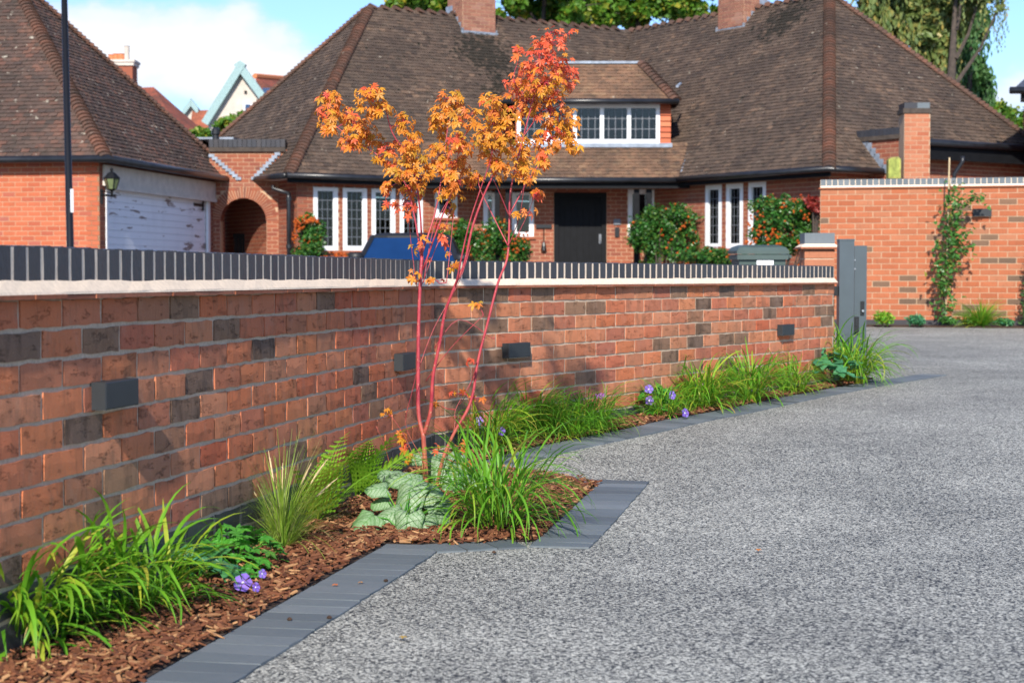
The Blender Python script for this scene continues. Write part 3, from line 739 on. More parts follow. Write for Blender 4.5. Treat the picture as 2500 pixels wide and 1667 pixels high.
# generic brickwork with openings ------------------------------------
class Plane:
    def __init__(s, o, u, n): s.o = Vector((o[0], o[1], 0)); s.u = Vector((u[0], u[1], 0)).normalized(); s.n = Vector((n[0], n[1], 0)).normalized()
    def at(s, a, z, d=0.0): return s.o + s.u * a + s.n * d + UP * z
    def px(s, x, y):
        r = ray(x, y); c = Vector((0, 0, EYE)); k = (s.o - c).dot(s.n) / r.dot(s.n); P = c + r * k
        return (P - s.o).dot(s.u), P.z
def sub_iv(a, b, holes):
    out = [(a, b)]
    for h0, h1 in holes:
        nx = []
        for p, q in out:
            if h1 <= p or h0 >= q: nx.append((p, q)); continue
            if h0 > p: nx.append((p, h0))
            if h1 < q: nx.append((h1, q))
        out = nx
    return out
def brickwork(parent, pl, u0, u1, z0, z1, mat, mortar, openings=(), bl=.2286, bh=.083, jt=.011, maxparts=300, depth=.22, name='wall', ymax=648, keep=None, phase=0.0, proud=.005):
    """mortar slab with real openings, plus every brick proud of it; the bricks that show largest are objects, the rest one stuff part"""
    us = sorted({u0, u1, *[min(max(o[i], u0), u1) for o in openings for i in (0, 1)]})
    zs = sorted({z0, z1, *[min(max(o[i], z0), z1) for o in openings for i in (2, 3)]})
    w = MB()
    for a, b in zip(us, us[1:]):
        for c, d in zip(zs, zs[1:]):
            if any(o[0] < (a + b) / 2 < o[1] and o[2] < (c + d) / 2 < o[3] for o in openings): continue
            w.add([pl.at(a, c), pl.at(b, c), pl.at(b, d), pl.at(a, d)], [(0, 1, 2, 3)])
            w.add([pl.at(a, c, -depth), pl.at(b, c, -depth), pl.at(b, d, -depth), pl.at(a, d, -depth)], [(3, 2, 1, 0)])
    for o in list(openings) + [(u0, u1, z0, z1)]:
        q = [(o[0], o[2]), (o[1], o[2]), (o[1], o[3]), (o[0], o[3])]
        for (a, c), (b, d) in zip(q, q[1:] + q[:1]):
            w.add([pl.at(a, c), pl.at(b, d), pl.at(b, d, -depth), pl.at(a, c, -depth)], [(0, 1, 2, 3)])
    wo = part(name, w, mortar, parent)
    bm_ = MB(); bm_.add([(0, 0, 0), (1, 0, 0), (1, 0, 1), (0, 0, 1), (0, 1, 0), (1, 1, 0), (1, 1, 1), (0, 1, 1)],
                        [(5, 4, 7, 6), (0, 1, 5, 4), (1, 2, 6, 5), (2, 3, 7, 6), (3, 0, 4, 7)])
    key = 'bk_' + mat.name
    bme = bpy.data.meshes.get(key) or sample_mesh(key, bm_, mat)
    lst = []
    k = 0; z = z1 - bh
    while z > z0 - bh * .5:
        zc = z + bh / 2
        holes = [(o[0], o[1]) for o in openings if o[2] < zc < o[3]]
        a = u0 - (bl / 2 if k % 2 else 0) - phase
        while a < u1:
            for p, q in sub_iv(max(a, u0), min(a + bl, u1), holes):
                if q - p > .03 and (keep is None or keep((p + q) / 2, zc)): lst.append((p + jt / 2, q - jt / 2, z + jt / 2, bh - jt))
            a += bl
        k += 1; z -= bh
    vis = []
    rest = []
    for it in lst:
        P = pl.at((it[0] + it[1]) / 2, it[2] + bh / 2); x, y = proj(P)
        if -20 < x < 2520 and -20 < y < ymax: vis.append((-(it[1] - it[0]) / P.y, it))
        else: rest.append(it)
    vis.sort(key=lambda q: q[0])
    for _, it in vis[:maxparts]:
        Mx = frame(pl.at(it[0], it[2], -.002), pl.u, pl.n, UP) @ Matrix.Diagonal((it[1] - it[0], proud + .002, it[3], 1))
        inst('brick', bme, wo if parent else None, Mx)
    rest = [it for _, it in vis[maxparts:]] + rest
    if rest:
        b = MB(); r = random.Random(len(rest))
        for it in rest: b.obox(pl.at(it[0], it[2], -.002), pl.u * (it[1] - it[0]), pl.n * (proud + .002), UP * it[3], r.random())
        part('brickwork', b, mat, wo, kind='stuff')
    return wo

def build_far_wall():
    A = W(2003, 460, 22.62); Bp = W(2500, 460, 22.0)
    u = Vector((Bp.x - A.x, Bp.y - A.y, 0)).normalized(); n = Vector((u.y, -u.x, 0))
    pl = Plane((A.x, A.y), u, n); L_ = 5.2
    z0 = gz(22.3) - .1; zt = W(2003, 462, 22.62).z
    t = thing('garden_wall', (A.x, A.y, z0), 'tall orange red brick wall across the end of the drive with a climber on canes', 'wall')
    brickwork(t, pl, 0, L_, z0 + .1, zt, M['far_brick'], M['far_mortar'], bl=.225, bh=.075, jt=.010, name='wall_face', ymax=800)
    b = MB(); b.obox(pl.at(0, z0), u * L_, n * .012, UP * .17); part('plinth', b, M['blue_brick'], t)
    # creasing, fillet, coping
    b = MB(); b.obox(pl.at(-.02, zt, .03), u * (L_ + .04), -n * .29, UP * .016); part('creasing', b, M['creasing'], t)
    b = MB(); b.extrude([pl.at(0, zt + .0165, .028), pl.at(0, zt + .04, .002), pl.at(0, zt + .04, -.2), pl.at(0, zt + .0165, -.24)], u * L_); part('mortar_fillet', b, M['fillet'], t, fixn=True)
    b = MB(); b.obox(pl.at(0, zt + .03, -.004), u * L_, -n * .21, UP * .088); part('coping_mortar', b, M['fillet'], t)
    cm = MB(); cm.obox((0, 0, 0), (.066, 0, 0), (0, .218, 0), (0, 0, .092)); me = sample_mesh('coping_brick', cm, M['sett'])
    for i in range(int(L_ / .075)):
        inst('coping_brick', me, t, frame(pl.at(i * .075 + .004, zt + .03, -.217), u, n, UP))
    # light on it
    a, za = pl.px(2375, 528); c, zc = pl.px(2421, 510)
    wl = thing('wall_light', pl.at(a, za), 'black box light on the tall far wall beside the climber', 'wall light', 'box lights on the brick walls')
    b = MB(); b.obox(pl.at(a, za), u * (c - a), n * .06, UP * (zc - za)); part('casing', b, M['grey_metal'], wl, fixn=True)
    b = MB(); b.obox(pl.at(a + .01, za - .003, .012), u * (c - a - .02), n * .036, UP * .006); part('diffuser', b, M['white'], wl, fixn=True)
    # strip of soil at its foot
    s = MB(); s.obox(pl.at(0, gz(22) - .02, .006), u * L_, n * .55, UP * .03); tag(part('far_bed', s, M['soil']), kind='structure')
    return pl
FW = build_far_wall()

# ================================================================== roofs
def unit_tile(mat, w=.155, l=.15):
    out = []
    for k in range(9):
        r = random.Random(70 + k); b = MB()
        e = [.028 + r.uniform(-.009, .009) for _ in range(2)]
        b.add([(0, r.uniform(-.009, .009), e[0]), (w * .97, r.uniform(-.009, .009), e[1]), (w * .97, l, .006), (0, l, .006), (0, .002, .006), (w * .97, .002, .006)],
              [(0, 1, 2, 3), (4, 5, 1, 0), (4, 0, 3), (5, 2, 1)])
        out.append(sample_mesh('tile', b, mat))
    return out
def in2d(x, y, poly):
    c = False; j = len(poly) - 1
    for i in range(len(poly)):
        a, b = poly[i], poly[j]
        if (a[1] > y) != (b[1] > y) and x < (b[0] - a[0]) * (y - a[1]) / (b[1] - a[1]) + a[0]: c = not c
        j = i
    return c
class Roof:
    def __init__(s, parent, name, deck_mat, mat):
        s.parent = parent; s.mat = mat; s.deck = MB(); s.tiles = []; s.name = name; s.dm = deck_mat; s.bon = []
    def plane(s, poly, u, tiles=True, keep=None, w=.155, ex=.10, alt=0):
        poly = [Vector(p) for p in poly]
        n = Vector((0, 0, 0))
        for i in range(1, len(poly) - 1): n += (poly[i] - poly[0]).cross(poly[i + 1] - poly[0])
        n.normalize()
        if n.z < 0: n = -n; poly = poly[::-1]
        s.deck.add(poly, [tuple(range(len(poly)))])
        if not tiles: return n
        u = Vector(u).normalized(); v = n.cross(u).normalized()
        if v.z < 0: u = -u; v = n.cross(u)
        o = min(poly, key=lambda p: p.z)
        q = [((p - o).dot(u), (p - o).dot(v)) for p in poly]
        x0, x1 = min(a[0] for a in q), max(a[0] for a in q); y1 = max(a[1] for a in q)
        k = 0; y = -.03; r = random.Random(len(s.tiles) + 3)
        while y < y1:
            x = x0 - (w / 2 if k % 2 else 0)
            while x < x1:
                if in2d(x + w / 2, y + ex * .6, q):
                    P = o + u * x + v * y
                    if keep is None or keep(P + u * w / 2 + v * ex / 2): s.tiles.append((P, u, v, n, alt, r.uniform(-.012, .012)))
                x += w
            y += ex; k += 1
        return n
    def hip(s, a, b, step=.105):
        a, b = Vector(a), Vector(b); d = (b - a); L_ = d.length; d.normalize()
        side = d.cross(UP).normalized(); n = side.cross(d).normalized()
        for i in range(int(L_ / step)): s.bon.append((a + d * (step * i), side, d, n))
    def finish(s, maxparts=300, mats=None):
        ro = part(s.name, s.deck, s.dm, s.parent)
        vis, rest = [], []
        for t in s.tiles:
            x, y = proj(t[0])
            (vis if -10 < x < 2510 and -10 < y < 650 else rest).append(t)
        vis.sort(key=lambda t: t[0].y)
        um = {0: unit_tile(s.mat)}
        if mats: um[1] = unit_tile(mats)
        for t in vis[:maxparts]:
            inst('tile', rnd.choice(um[t[4]]), ro, frame(t[0], t[1], t[2], t[3]) @ Matrix.Rotation(t[5], 4, 'Z'))
        rest = vis[maxparts:] + rest
        for alt, mt in ((0, s.mat), (1, mats)):
            g = [t for t in rest if t[4] == alt]
            if not g: continue
            b = MB(); r = random.Random(5); src = [( [v.co.copy() for v in m.vertices], [tuple(p.vertices) for p in m.polygons]) for m in um[alt]]
            for t in g:
                Mx = frame(t[0], t[1], t[2], t[3]) @ Matrix.Rotation(t[5], 4, 'Z'); vs, fs = r.choice(src)
                b.add([Mx @ v for v in vs], fs, r.random())
            part('tile_field', b, mt, ro, kind='stuff')
        bt = MB(); pr = []
        for yy, rad, h in ((0, .135, .052), (.15, .11, .018)):
            for k in range(7):
                w = math.pi * k / 6
                pr.append((-math.cos(w) * rad, yy, math.sin(w) * rad * .75 + h - .05))
        bt.add(pr, [(k, k + 1, 8 + k, 7 + k) for k in range(6)] + [(6, 5, 4, 3, 2, 1, 0)])
        bme = sample_mesh('bonnet_tile', bt, M['bonnet'])
        for P, side, d, n in s.bon: inst('bonnet_tile', bme, ro, frame(P, side, d, n))
        return ro
def gutter_run(parent, pts, r=.06, fascia=None):
    b = MB(); b.tube(pts, r, 8); part('gutter', b, M['gutter'], parent, smooth=True)

def rect(pl, x0, x1, y0, y1):
    ym = (y0 + y1) / 2; a, _ = pl.px(x0, ym); b, _ = pl.px(x1, ym); xm = (x0 + x1) / 2
    _, zt = pl.px(xm, y0); _, zb = pl.px(xm, y1)
    return (min(a, b), max(a, b), zb, zt)
def window(parent, pl, r, cols=3, rows=5, fw=.095, curtain=0, sill=True, lights=1):
    u0, u1, z0, z1 = r; b = MB(); d0, dp = -.07, .075
    def bar(a0, a1, c0, c1, dd=dp, e=d0): b.obox(pl.at(a0, c0, e), pl.u * (a1 - a0), pl.n * dd, UP * (c1 - c0))
    bar(u0, u0 + fw, z0, z1); bar(u1 - fw, u1, z0, z1); bar(u0 + fw, u1 - fw, z1 - fw, z1); bar(u0 + fw, u1 - fw, z0, z0 + fw)
    lw = (u1 - u0 - 2 * fw) / lights
    for i in range(1, lights): bar(u0 + fw + lw * i - .04, u0 + fw + lw * i + .04, z0 + fw, z1 - fw)
    w = part('window', b, M['white'], parent, fixn=True)
    g = MB(); g.obox(pl.at(u0 + fw * .5, z0 + fw * .5, -.045), pl.u * (u1 - u0 - fw), pl.n * .006, UP * (z1 - z0 - fw)); part('pane', g, M['glass'], w)
    if cols:
        m = MB(); a0, a1, c0, c1 = u0 + fw, u1 - fw, z0 + fw, z1 - fw
        for li in range(lights):
            p0 = a0 + lw * li; q0 = p0 + lw
            for i in range(1, cols): x = p0 + (q0 - p0) * i / cols; m.obox(pl.at(x - .006, c0, -.037), pl.u * .012, pl.n * .006, UP * (c1 - c0))
        for k in range(1, rows): z = c0 + (c1 - c0) * k / rows; m.obox(pl.at(a0, z - .006, -.0385), pl.u * (a1 - a0), pl.n * .006, UP * .012)
        part('leading', m, M['lead'], w)
    if sill:
        s = MB(); s.obox(pl.at(u0 - .04, z0 - .055, -.06), pl.u * (u1 - u0 + .08), pl.n * .11, UP * .05); part('sill', s, M['creasing'], w)
    if curtain:
        c = MB(); n = 14; uu0, uu1 = u0 + .05, u0 + .05 + (u1 - u0 - .1) * curtain
        vs = []
        for i in range(n + 1):
            x = uu0 + (uu1 - uu0) * i / n; dd = -.16 + .02 * math.sin(i * 2.1)
            vs += [pl.at(x, z0 + .02, dd), pl.at(x, z1 - .02, dd)]
        c.add(vs, [(2 * i, 2 * i + 2, 2 * i + 3, 2 * i + 1) for i in range(n)]); part('curtain', c, M['curtain'], w)
    return w

# ================================================================== the house
ZE = EYE + 1.963; ZR = EYE + 5.99
def v2(x, y): return Vector((x, y, 0))
E1 = v2(.853, .523).normalized(); I1 = v2(-.523, .853).normalized()     # left wing: along its front, into the house
E2 = v2(-.57, .82).normalized(); I2 = v2(.82, .57).normalized()          # right wing
HB = v2(-4.36, 33.7); HC = HB + I1 * 7.2; HA = HB + I1 * 3.6 + E1 * 3.6
HE = v2(5.81, 31.7); HG = HE + I2 * 7.5; HP = HE + I2 * 3.75 + E2 * 3.75
def isect(p, d, q, e):
    k = ((q.x - p.x) * e.y - (q.y - p.y) * e.x) / (d.x * e.y - d.y * e.x); return p + d * k
HV = isect(HA, E1, HP, E2); HVB = isect(HB, E1, HE, E2)
def up(p, z): return Vector((p.x, p.y, z))
house = thing('brick_house', (0, 35, 0), 'red brick house with steep brown tiled roof, leaded white windows and two angled wings', 'house')
YP, ZP = 35.2, EYE + 1.95                    # porch eave
SLP = .93
def porch_z(p): return ZP + (p.y - YP) * SLP
def under_porch(p): return -2.2 < p.x < 4.3 and p.y > YP and p.y < 36.1 and porch_z(p) > p.z
YD = 36.0                                     # dormer face
def in_dormer(p): return p.y > 35.7 and DX0 - .1 < p.x < DX1 + .1 and p.z < DZR + .05
DX0, DX1 = W(1262, 300, YD).x, W(1611, 300, YD).x
DZE = EYE + 3.60; DZR = EYE + 4.47; DYE, DYR = 35.75, 36.58
def build_house_roof():
    rf = Roof(house, 'roof', M['tile'], M['tile'])
    kf = lambda p: not under_porch(p) and not in_dormer(p)
    rf.plane([up(HB, ZE), up(HVB, ZE), up(HV, ZR), up(HA, ZR)], E1, keep=kf)
    rf.plane([up(HC, ZE), up(HB, ZE), up(HA, ZR)], I1)
    rf.plane([up(HVB, ZE), up(HE, ZE), up(HP, ZR), up(HV, ZR)], E2, keep=kf)
    # right wing end: low eave beside the hip, higher eave past the parapet wall
    tan = (ZR - ZE) / 3.75
    def onend(a, h): return up(HE + I2 * a + E2 * h, ZE + h * tan)
    H2 = .62; a1 = 1.40
    rf.plane([onend(0, 0), onend(a1, 0), onend(a1, H2), onend(7.5 - H2, H2), up(HP, ZR)], I2)
    # unseen back slopes close the roof
    rf.plane([up(HC, ZE), up(HA, ZR), up(HV, ZR), up(HC + E1 * 11, ZE)], E1, tiles=False)
    rf.plane([onend(7.5 - H2, H2), up(HP, ZR), up(HV, ZR), up(HG + E2 * 11, ZE)], E2, tiles=False)
    # porch
    XA, XB = -1.75, 3.42
    zt = ZP + (YD + .1 - YP) * SLP
    rf.plane([(XA, YP, ZP), (XB, YP, ZP), (XB + .32, YD + .1, zt), (XA - .6, YD + .1, zt)], (1, 0, 0), alt=1, keep=lambda p: True)
    # dormer hipped roof with a flat lead top
    g = .32
    e0, e1 = DX0 - g, DX1 + g; h = DYR - DYE
    r0, r1 = W(1300, 160, DYR).x, W(1566, 160, DYR).x
    rf.plane([(e0, DYE, DZE), (e1, DYE, DZE), (r1, DYR, DZR), (r0, DYR, DZR)], (1, 0, 0), alt=1)
    rf.plane([(e1, DYE, DZE), (e1, 39, DZE), (r1, 39, DZR), (r1, DYR, DZR)], (0, 1, 0), alt=1)
    rf.plane([(e0, 39, DZE), (e0, DYE, DZE), (r0, DYR, DZR), (r0, 39, DZR)], (0, 1, 0), alt=1)
    rf.hip((e1, DYE, DZE + .02), (r1, DYR, DZR + .02)); rf.hip((e0, DYE, DZE + .02), (r0, DYR, DZR + .02))
    rf.hip(up(HB, ZE), up(HA, ZR)); rf.hip(up(HE, ZE), up(HP, ZR))
    rf.hip(onend(7.5 - H2, H2), up(HP, ZR)); rf.hip(up(HC, ZE), up(HA, ZR))
    rf.hip(up(HA, ZR - .02), up(HV, ZR - .02), .3); rf.hip(up(HV, ZR - .02), up(HP, ZR - .02), .3)
    ro = rf.finish(300, M['tile3'])
    b = MB(); b.obox((r0 - .05, DYR - .06, DZR + .005), (r1 - r0 + .1, 0, 0), (0, 4.2, 0), (0, 0, .05)); part('lead_flat', b, M['flash'], ro)
    b = MB(); b.obox((e1 + .02, DYE + .35, DZE + .33), (.10, .28, .10), (.05, .0, .0), (0, 0, .03)); b.obox((r1 + .18, DYR - .35, DZR - .35), (.26, .1, -.34), (.03, .03, 0), (0, .0, .04)); part('lead_strip', b, M['flash'], ro)
    b = MB(); x0 = XB + .30; z1 = ZP + (YD - YP) * SLP
    b.obox((XB + .02, YP + .12, ZP + .16), (.30, .74, .69), (.09, -.03, 0), (0, 0, .02)); part('lead_valley', b, M['flash'], ro)
    # gutters and fascias
    gutter_run(house, [up(HB - I1 * .05 - E1 * .05, ZE), up(HB - I1 * .05 + E1 * 3.3, ZE)])
    gutter_run(house, [up(HB - E1 * .05, ZE), up(HB - E1 * .05 + I1 * 1.6, ZE)])
    gutter_run(house, [(XA - .1, YP - .05, ZP), (XB + .2, YP - .05, ZP)])
    gutter_run(house, [up(HE + E2 * 4.3 - I2 * .05, ZE), up(HE - I2 * .05 - E2 * .05, ZE), up(HE - E2 * .05 + I2 * 1.36, ZE)])
    gutter_run(house, [onend(a1 + .5, H2) + Vector((.02, -.06, 0)), onend(7.5 - H2, H2) + Vector((.02, -.06, 0))], .075)
    gutter_run(house, [(e0, DYE - .05, DZE), (e1 + .04, DYE - .05, DZE), (e1 + .04, DYE + .9, DZE)])
    f = MB(); f.obox((XA, YP + .02, ZP - .16), (XB - XA + .2, 0, 0), (0, .04, 0), (0, 0, .15)); part('fascia', f, M['black_matt'], house)
    f = MB(); f.obox(up(HB + I1 * .02, ZE - .13), E1 * 3.2, I1 * .03, UP * .12); part('fascia', f, M['black_matt'], house)
    f = MB(); f.obox(up(HE + I2 * .02, ZE - .13), E2 * 4.3, I2 * .03, UP * .12); part('fascia', f, M['black_matt'], house)
    f = MB(); f.obox(onend(a1 + .3, H2) + Vector((.05, .03, -.32)), I2 * 5.2, E2 * .04, UP * .3); part('fascia', f, M['black_matt'], house)
    # soffits close the eaves
    s = MB()
    s.add([up(HB, ZE - .03), up(HVB, ZE - .03), up(HVB + I1 * .5, ZE - .03), up(HB + I1 * .5, ZE - .03)], [(0, 1, 2, 3)])
    s.add([up(HE, ZE - .034), up(HVB, ZE - .034), up(HVB + I2 * .5, ZE - .034), up(HE + I2 * .5, ZE - .034)], [(0, 1, 2, 3)])
    s.add([up(HE, ZE - .038), up(HE + I2 * 1.4, ZE - .038), up(HE + I2 * 1.4 + E2 * .5, ZE - .038), up(HE + E2 * .5, ZE - .038)], [(0, 1, 2, 3)])
    s.add([up(HB, ZE - .042), up(HC, ZE - .042), up(HC + E1 * .5, ZE - .042), up(HB + E1 * .5, ZE - .042)], [(0, 1, 2, 3)])
    s.add([(XA - 1, YP, ZP - .02), (XB + .5, YP, ZP - .02), (XB + .5, 36.45, ZP - .02), (XA - 1, 36.45, ZP - .02)], [(0, 1, 2, 3)])
    part('soffit', s, M['cream'], house)
build_house_roof()

def build_house_walls():
    Z0 = -.05
    # left wing front
    pl = Plane(HB + I1 * .35, E1, -I1)
    ws = [rect(pl, *q) for q in ((765, 825, 455, 612), (837, 896, 457, 612), (907, 965, 459, 611), (976, 1032, 461, 611), (1062, 1116, 463, 532))]
    uc = (Plane(v2(-5, 36.3), (1, 0), (0, -1)).o.y - pl.o.y) / E1.y
    brickwork(house, pl, 0.35, uc, Z0, ZE - .03, M['house_brick'], M['house_mortar'], ws, name='wall', maxparts=110)
    for i, w in enumerate(ws): window(house, pl, w, 3, 6 if i < 4 else 3)
    # left wing end
    pl2 = Plane(HB + E1 * .35 + I1 * .35, -I1, -E1)
    brickwork(house, pl2, -6.6, 0, Z0, ZE - .03, M['house_brick'], M['house_mortar'], (), name='wall', maxparts=20)
    # centre wall with the door
    pc = Plane(v2(0, 36.3), (1, 0), (0, -1))
    ce = [rect(pc, *q) for q in ((1180, 1212, 466, 578), (1250, 1303, 466, 578), (1533, 1597, 463, 578))]
    dr = rect(pc, 1352, 1481, 466, 760); dr = (dr[0], dr[1], Z0, dr[3])
    x0 = (pl.at(uc, 0)).x; 
    pr = Plane(HE + I2 * .35, E2, -I2); ur = (36.3 - pr.o.y) / E2.y; x1 = pr.at(ur, 0).x
    brickwork(house, pc, x0, x1, Z0, ZP + .3, M['house_brick'], M['house_mortar'], ce + [dr], name='wall', maxparts=90)
    for w in ce: window(house, pc, w, 0, 0)
    # door
    b = MB(); fw = .1
    for a0, a1, c0, c1 in ((dr[0], dr[0] + fw, Z0, dr[3]), (dr[1] - fw, dr[1], Z0, dr[3]), (dr[0] + fw, dr[1] - fw, dr[3] - .12, dr[3])):
        b.obox(pc.at(a0, c0, -.1), pc.u * (a1 - a0), pc.n * .09, UP * (c1 - c0))
    part('door_frame', b, M['black_matt'], house)
    d = MB(); d.obox(pc.at(dr[0] + fw, Z0, -.11), pc.u * (dr[1] - dr[0] - 2 * fw), pc.n * .03, UP * (dr[3] - .12 - Z0)); do = part('door', d, M['black_matt'], house)
    n = 7; pw = (dr[1] - dr[0] - 2 * fw) / n
    for i in range(n):
        p = MB(); p.obox(pc.at(dr[0] + fw + pw * i + .006, Z0 + .1, -.081), pc.u * (pw - .012), pc.n * .016, UP * (dr[3] - .32 - Z0)); part('plank', p, M['black_matt'], do)
    p = MB(); p.obox(pc.at(dr[0] + fw, dr[3] - .30, -.082), pc.u * (pw * n), pc.n * .03, UP * .1); part('rail', p, M['black_matt'], do)
    p = W(1466, 583, 36.2); k = MB(); k.box((p.x, 36.355, p.z), (.05, .02, .2)); k.tube([(p.x, 36.345, p.z - .04), (p.x, 36.28, p.z - .05), (p.x, 36.345, p.z + .0)], .012, 6); part('door_handle', k, M['lead'], do)
    for (x0_, x1_, y0_, y1_, nm, mt) in ((1498, 1515, 535, 549, 'number_plate', 'lead'), (1501, 1512, 555, 579, 'door_bell', 'black')):
        a = rect(pc, x0_, x1_, y0_, y1_); q = MB(); q.obox(pc.at(a[0], a[2], .006), pc.u * (a[1] - a[0]), pc.n * .03, UP * (a[3] - a[2])); part(nm, q, M[mt], house)
    a = rect(pc, 1308, 1347, 548, 557); q = MB(); q.obox(pc.at(a[0], a[2], .006), pc.u * (a[1] - a[0]), pc.n * .05, UP * (a[3] - a[2])); q.tube([pc.at((a[0] + a[1]) / 2, a[2] + .02, .04), pc.at((a[0] + a[1]) / 2, a[2] - .3, .04)], .012, 6)
    q.lathe(pc.at((a[0] + a[1]) / 2, a[2] - .5, .06), [(.02, 0), (.06, .03), (.05, .12), (.03, .2)], 10); part('bell_pull', q, M['black'], house)
    # posts of the porch
    for x0_, x1_ in ((1208, 1220), (1234, 1246), (1548, 1561), (1578, 1592)):
        a, c = W(x0_, 500, 35.35).x, W(x1_, 500, 35.35).x
        q = MB(); q.obox((a, 35.35, Z0), (c - a, 0, 0), (0, c - a, 0), (0, 0, ZP - .17 - Z0)); part('porch_post', q, M['black_matt'], house)
    # right wing
    wr = [rect(pr, *q) for q in ((1722, 1762, 452, 606), (1773, 1814, 449, 606), (1827, 1870, 445, 606))]
    brickwork(house, pr, .35, ur, Z0, ZE - .03, M['house_brick'], M['house_mortar'], wr, name='wall', maxparts=90)
    for i, w in enumerate(wr): window(house, pr, w, 3, 6, curtain=(1.0, .7, 0)[i])
    pe = Plane(HE + E2 * .35 + I2 * .35, I2, -E2)
    brickwork(house, pe, 0, 1.2, Z0, ZE - .03, M['house_brick'], M['house_mortar'], (), name='wall', maxparts=10)
    pe2 = Plane(HE + E2 * .95 + I2 * .35, I2, -E2)
    brickwork(house, pe2, 1.2, 6.8, Z0, ZE + .45, M['house_brick'], M['house_mortar'], (), name='wall', maxparts=60)
    b = MB(); b.obox(up(HC + E1 * .35 - I1 * .35, Z0), E1 * 10.5, -I1 * .1, UP * (ZE - Z0 - .05)); part('back_wall', b, M['house_brick'], house)
    b = MB(); b.obox(up(HG - I2 * .35 + E2 * .35, Z0), E2 * 12, -I2 * .1, UP * (ZE - Z0 - .05)); part('back_wall', b, M['house_brick'], house)
    b = MB(); b.obox(up(HC + E1 * 10.8 - I1 * .4, Z0), HG + E2 * 12.3 - HC - E1 * 10.8, (0, .1, 0), UP * (ZE + 2)); part('back_wall', b, M['house_brick'], house)
    # dormer face: four leaded lights, hung tiles on the cheek
    pd = Plane(v2(0, YD), (1, 0), (0, -1))
    zb = W(1500, 356, YD).z; zt = DZE - .03
    wd = (DX0, DX1 - .0, W(1500, 350, YD).z, W(1500, 262, YD).z)
    window(house, pd, (wd[0], wd[1], wd[2], zt), 4, 3, .08, lights=5, sill=False)
    q = MB(); q.obox((DX0 - .15, YD - .09, wd[2] - .09), (DX1 - DX0 + .4, 0, 0), (0, .14, 0), (0, 0, .085)); part('lead_apron', q, M['flash'], house)
    q = MB(); q.obox((DX1 + .005, YD + .02, wd[2] - .3), (.02, 0, 0), (0, 3, 0), (0, 0, zt - wd[2] + .3)); ck = part('dormer_cheek', q, M['tilehang'], house)
    for i in range(7):
        h = (zt - wd[2]) / 7
        q = MB(); q.obox((DX1 + .01, YD - .01, wd[2] + h * i), (.215, 0, 0), (0, .05 - .0, 0), (0, 0, h * .96)); q.v[0] += Vector((0, -.035, 0)); q.v[1] += Vector((0, -.035, 0)); part('hung_tile', q, M['tilehang'], ck)
    q = MB(); q.obox((DX0 - .03, YD + .02, wd[2] - .3), (.02, 0, 0), (0, 3, 0), (0, 0, zt - wd[2] + .3)); part('dormer_cheek', q, M['tilehang'], house)
    # downpipe at the left corner
    a = W(667, 452, 34.4); c = W(705, 480, 34.05); e = W(709, 640, 34.05)
    q = MB(); q.tube([a, a + Vector((0, 0, -.08)), c + Vector((0, 0, .05)), c + Vector((0, 0, -.05)), Vector((c.x, c.y, 0))], .045, 8); dp = part('downpipe', q, M['gutter'], house, smooth=True)
    for y in (490, 606):
        q = MB(); p = W(709, y, 34.05); q.lathe((c.x, c.y, p.z), [(.06, 0), (.06, .07)], 10); part('pipe_collar', q, M['gutter'], dp)
    q = MB(); p0 = W(2350, 395, 31.9); p1 = W(2330, 425, 31.95); q.tube([p0 + Vector((0, 0, .1)), p0, p1, p1 + Vector((-.02, 0, -1.2))], .04, 8); part('downpipe', q, M['gutter'], house, smooth=True)
build_house_walls()

def chimney(parent, c, u, w, d, z0, z1, apron):
    n = v2(u.y, -u.x); o = c - u * w / 2 + n * d / 2
    pl = Plane(o, u, n)
    core = MB(); core.obox(up(o, z0) - n * .001, u * w, -n * (d - .002), UP * (z1 - z0)); 
    co_ = part('chimney', core, M['house_mortar'], parent)
    b = MB(); r = random.Random(8); h = .083; k = 0; z = z0
    ub = MB(); ub.add([(0, 0, 0), (1, 0, 0), (1, 0, 1), (0, 0, 1), (0, 1, 0), (1, 1, 0), (1, 1, 1), (0, 1, 1)], [(5, 4, 7, 6), (0, 1, 5, 4), (1, 2, 6, 5), (2, 3, 7, 6), (3, 0, 4, 7)])
    unit = sample_mesh('bk_chimney', ub, M['chimney_brick'])
    faces = ((pl, w), (Plane(o + u * w, -n, u), d), (Plane(o - n * d, n, -u), d))
    while z < z1:
        for p, ww in faces:
            a = -(.114 if k % 2 else 0)
            while a < ww:
                s, e = max(a, 0) + .005, min(a + .2286, ww) - .005
                if e - s > .03:
                    inst('brick', unit, co_, frame(p.at(s, z + .005, -.002), p.u, p.n, UP) @ Matrix.Diagonal((e - s, .007, h - .01, 1)))
                a += .2286
        z += h; k += 1
    q = MB()
    for i in range(apron[0]):
        zz = apron[1] + i * apron[2]
        q.obox(pl.at(w + .008, zz, -i * apron[2] / 1.1 - .25), n * .3, u * .008, UP * (apron[2] + .02)); q.obox(pl.at(-.018, zz, -i * apron[2] / 1.1 - .25), n * .3, u * .008, UP * (apron[2] + .02))
    q.obox(pl.at(-.06, apron[1] - .12, .012), u * (w + .12), n * .02, UP * .22)
    q.obox(pl.at(-.06, apron[1] - .13, .012), u * (w + .12), n * .2 - UP * .21, UP * .02)
    part('flashing', q, M['flash'], co_)
chimney(house, v2(-.80, 39.75) + I1 * .25, E1, .86, .7, EYE + 5.25, EYE + 7.4, (5, EYE + 5.48, .14))
chimney(house, v2(4.98, 38.9) + I2 * .25, -E2, .86, .7, EYE + 5.2, EYE + 7.2, (5, EYE + 5.45, .14))

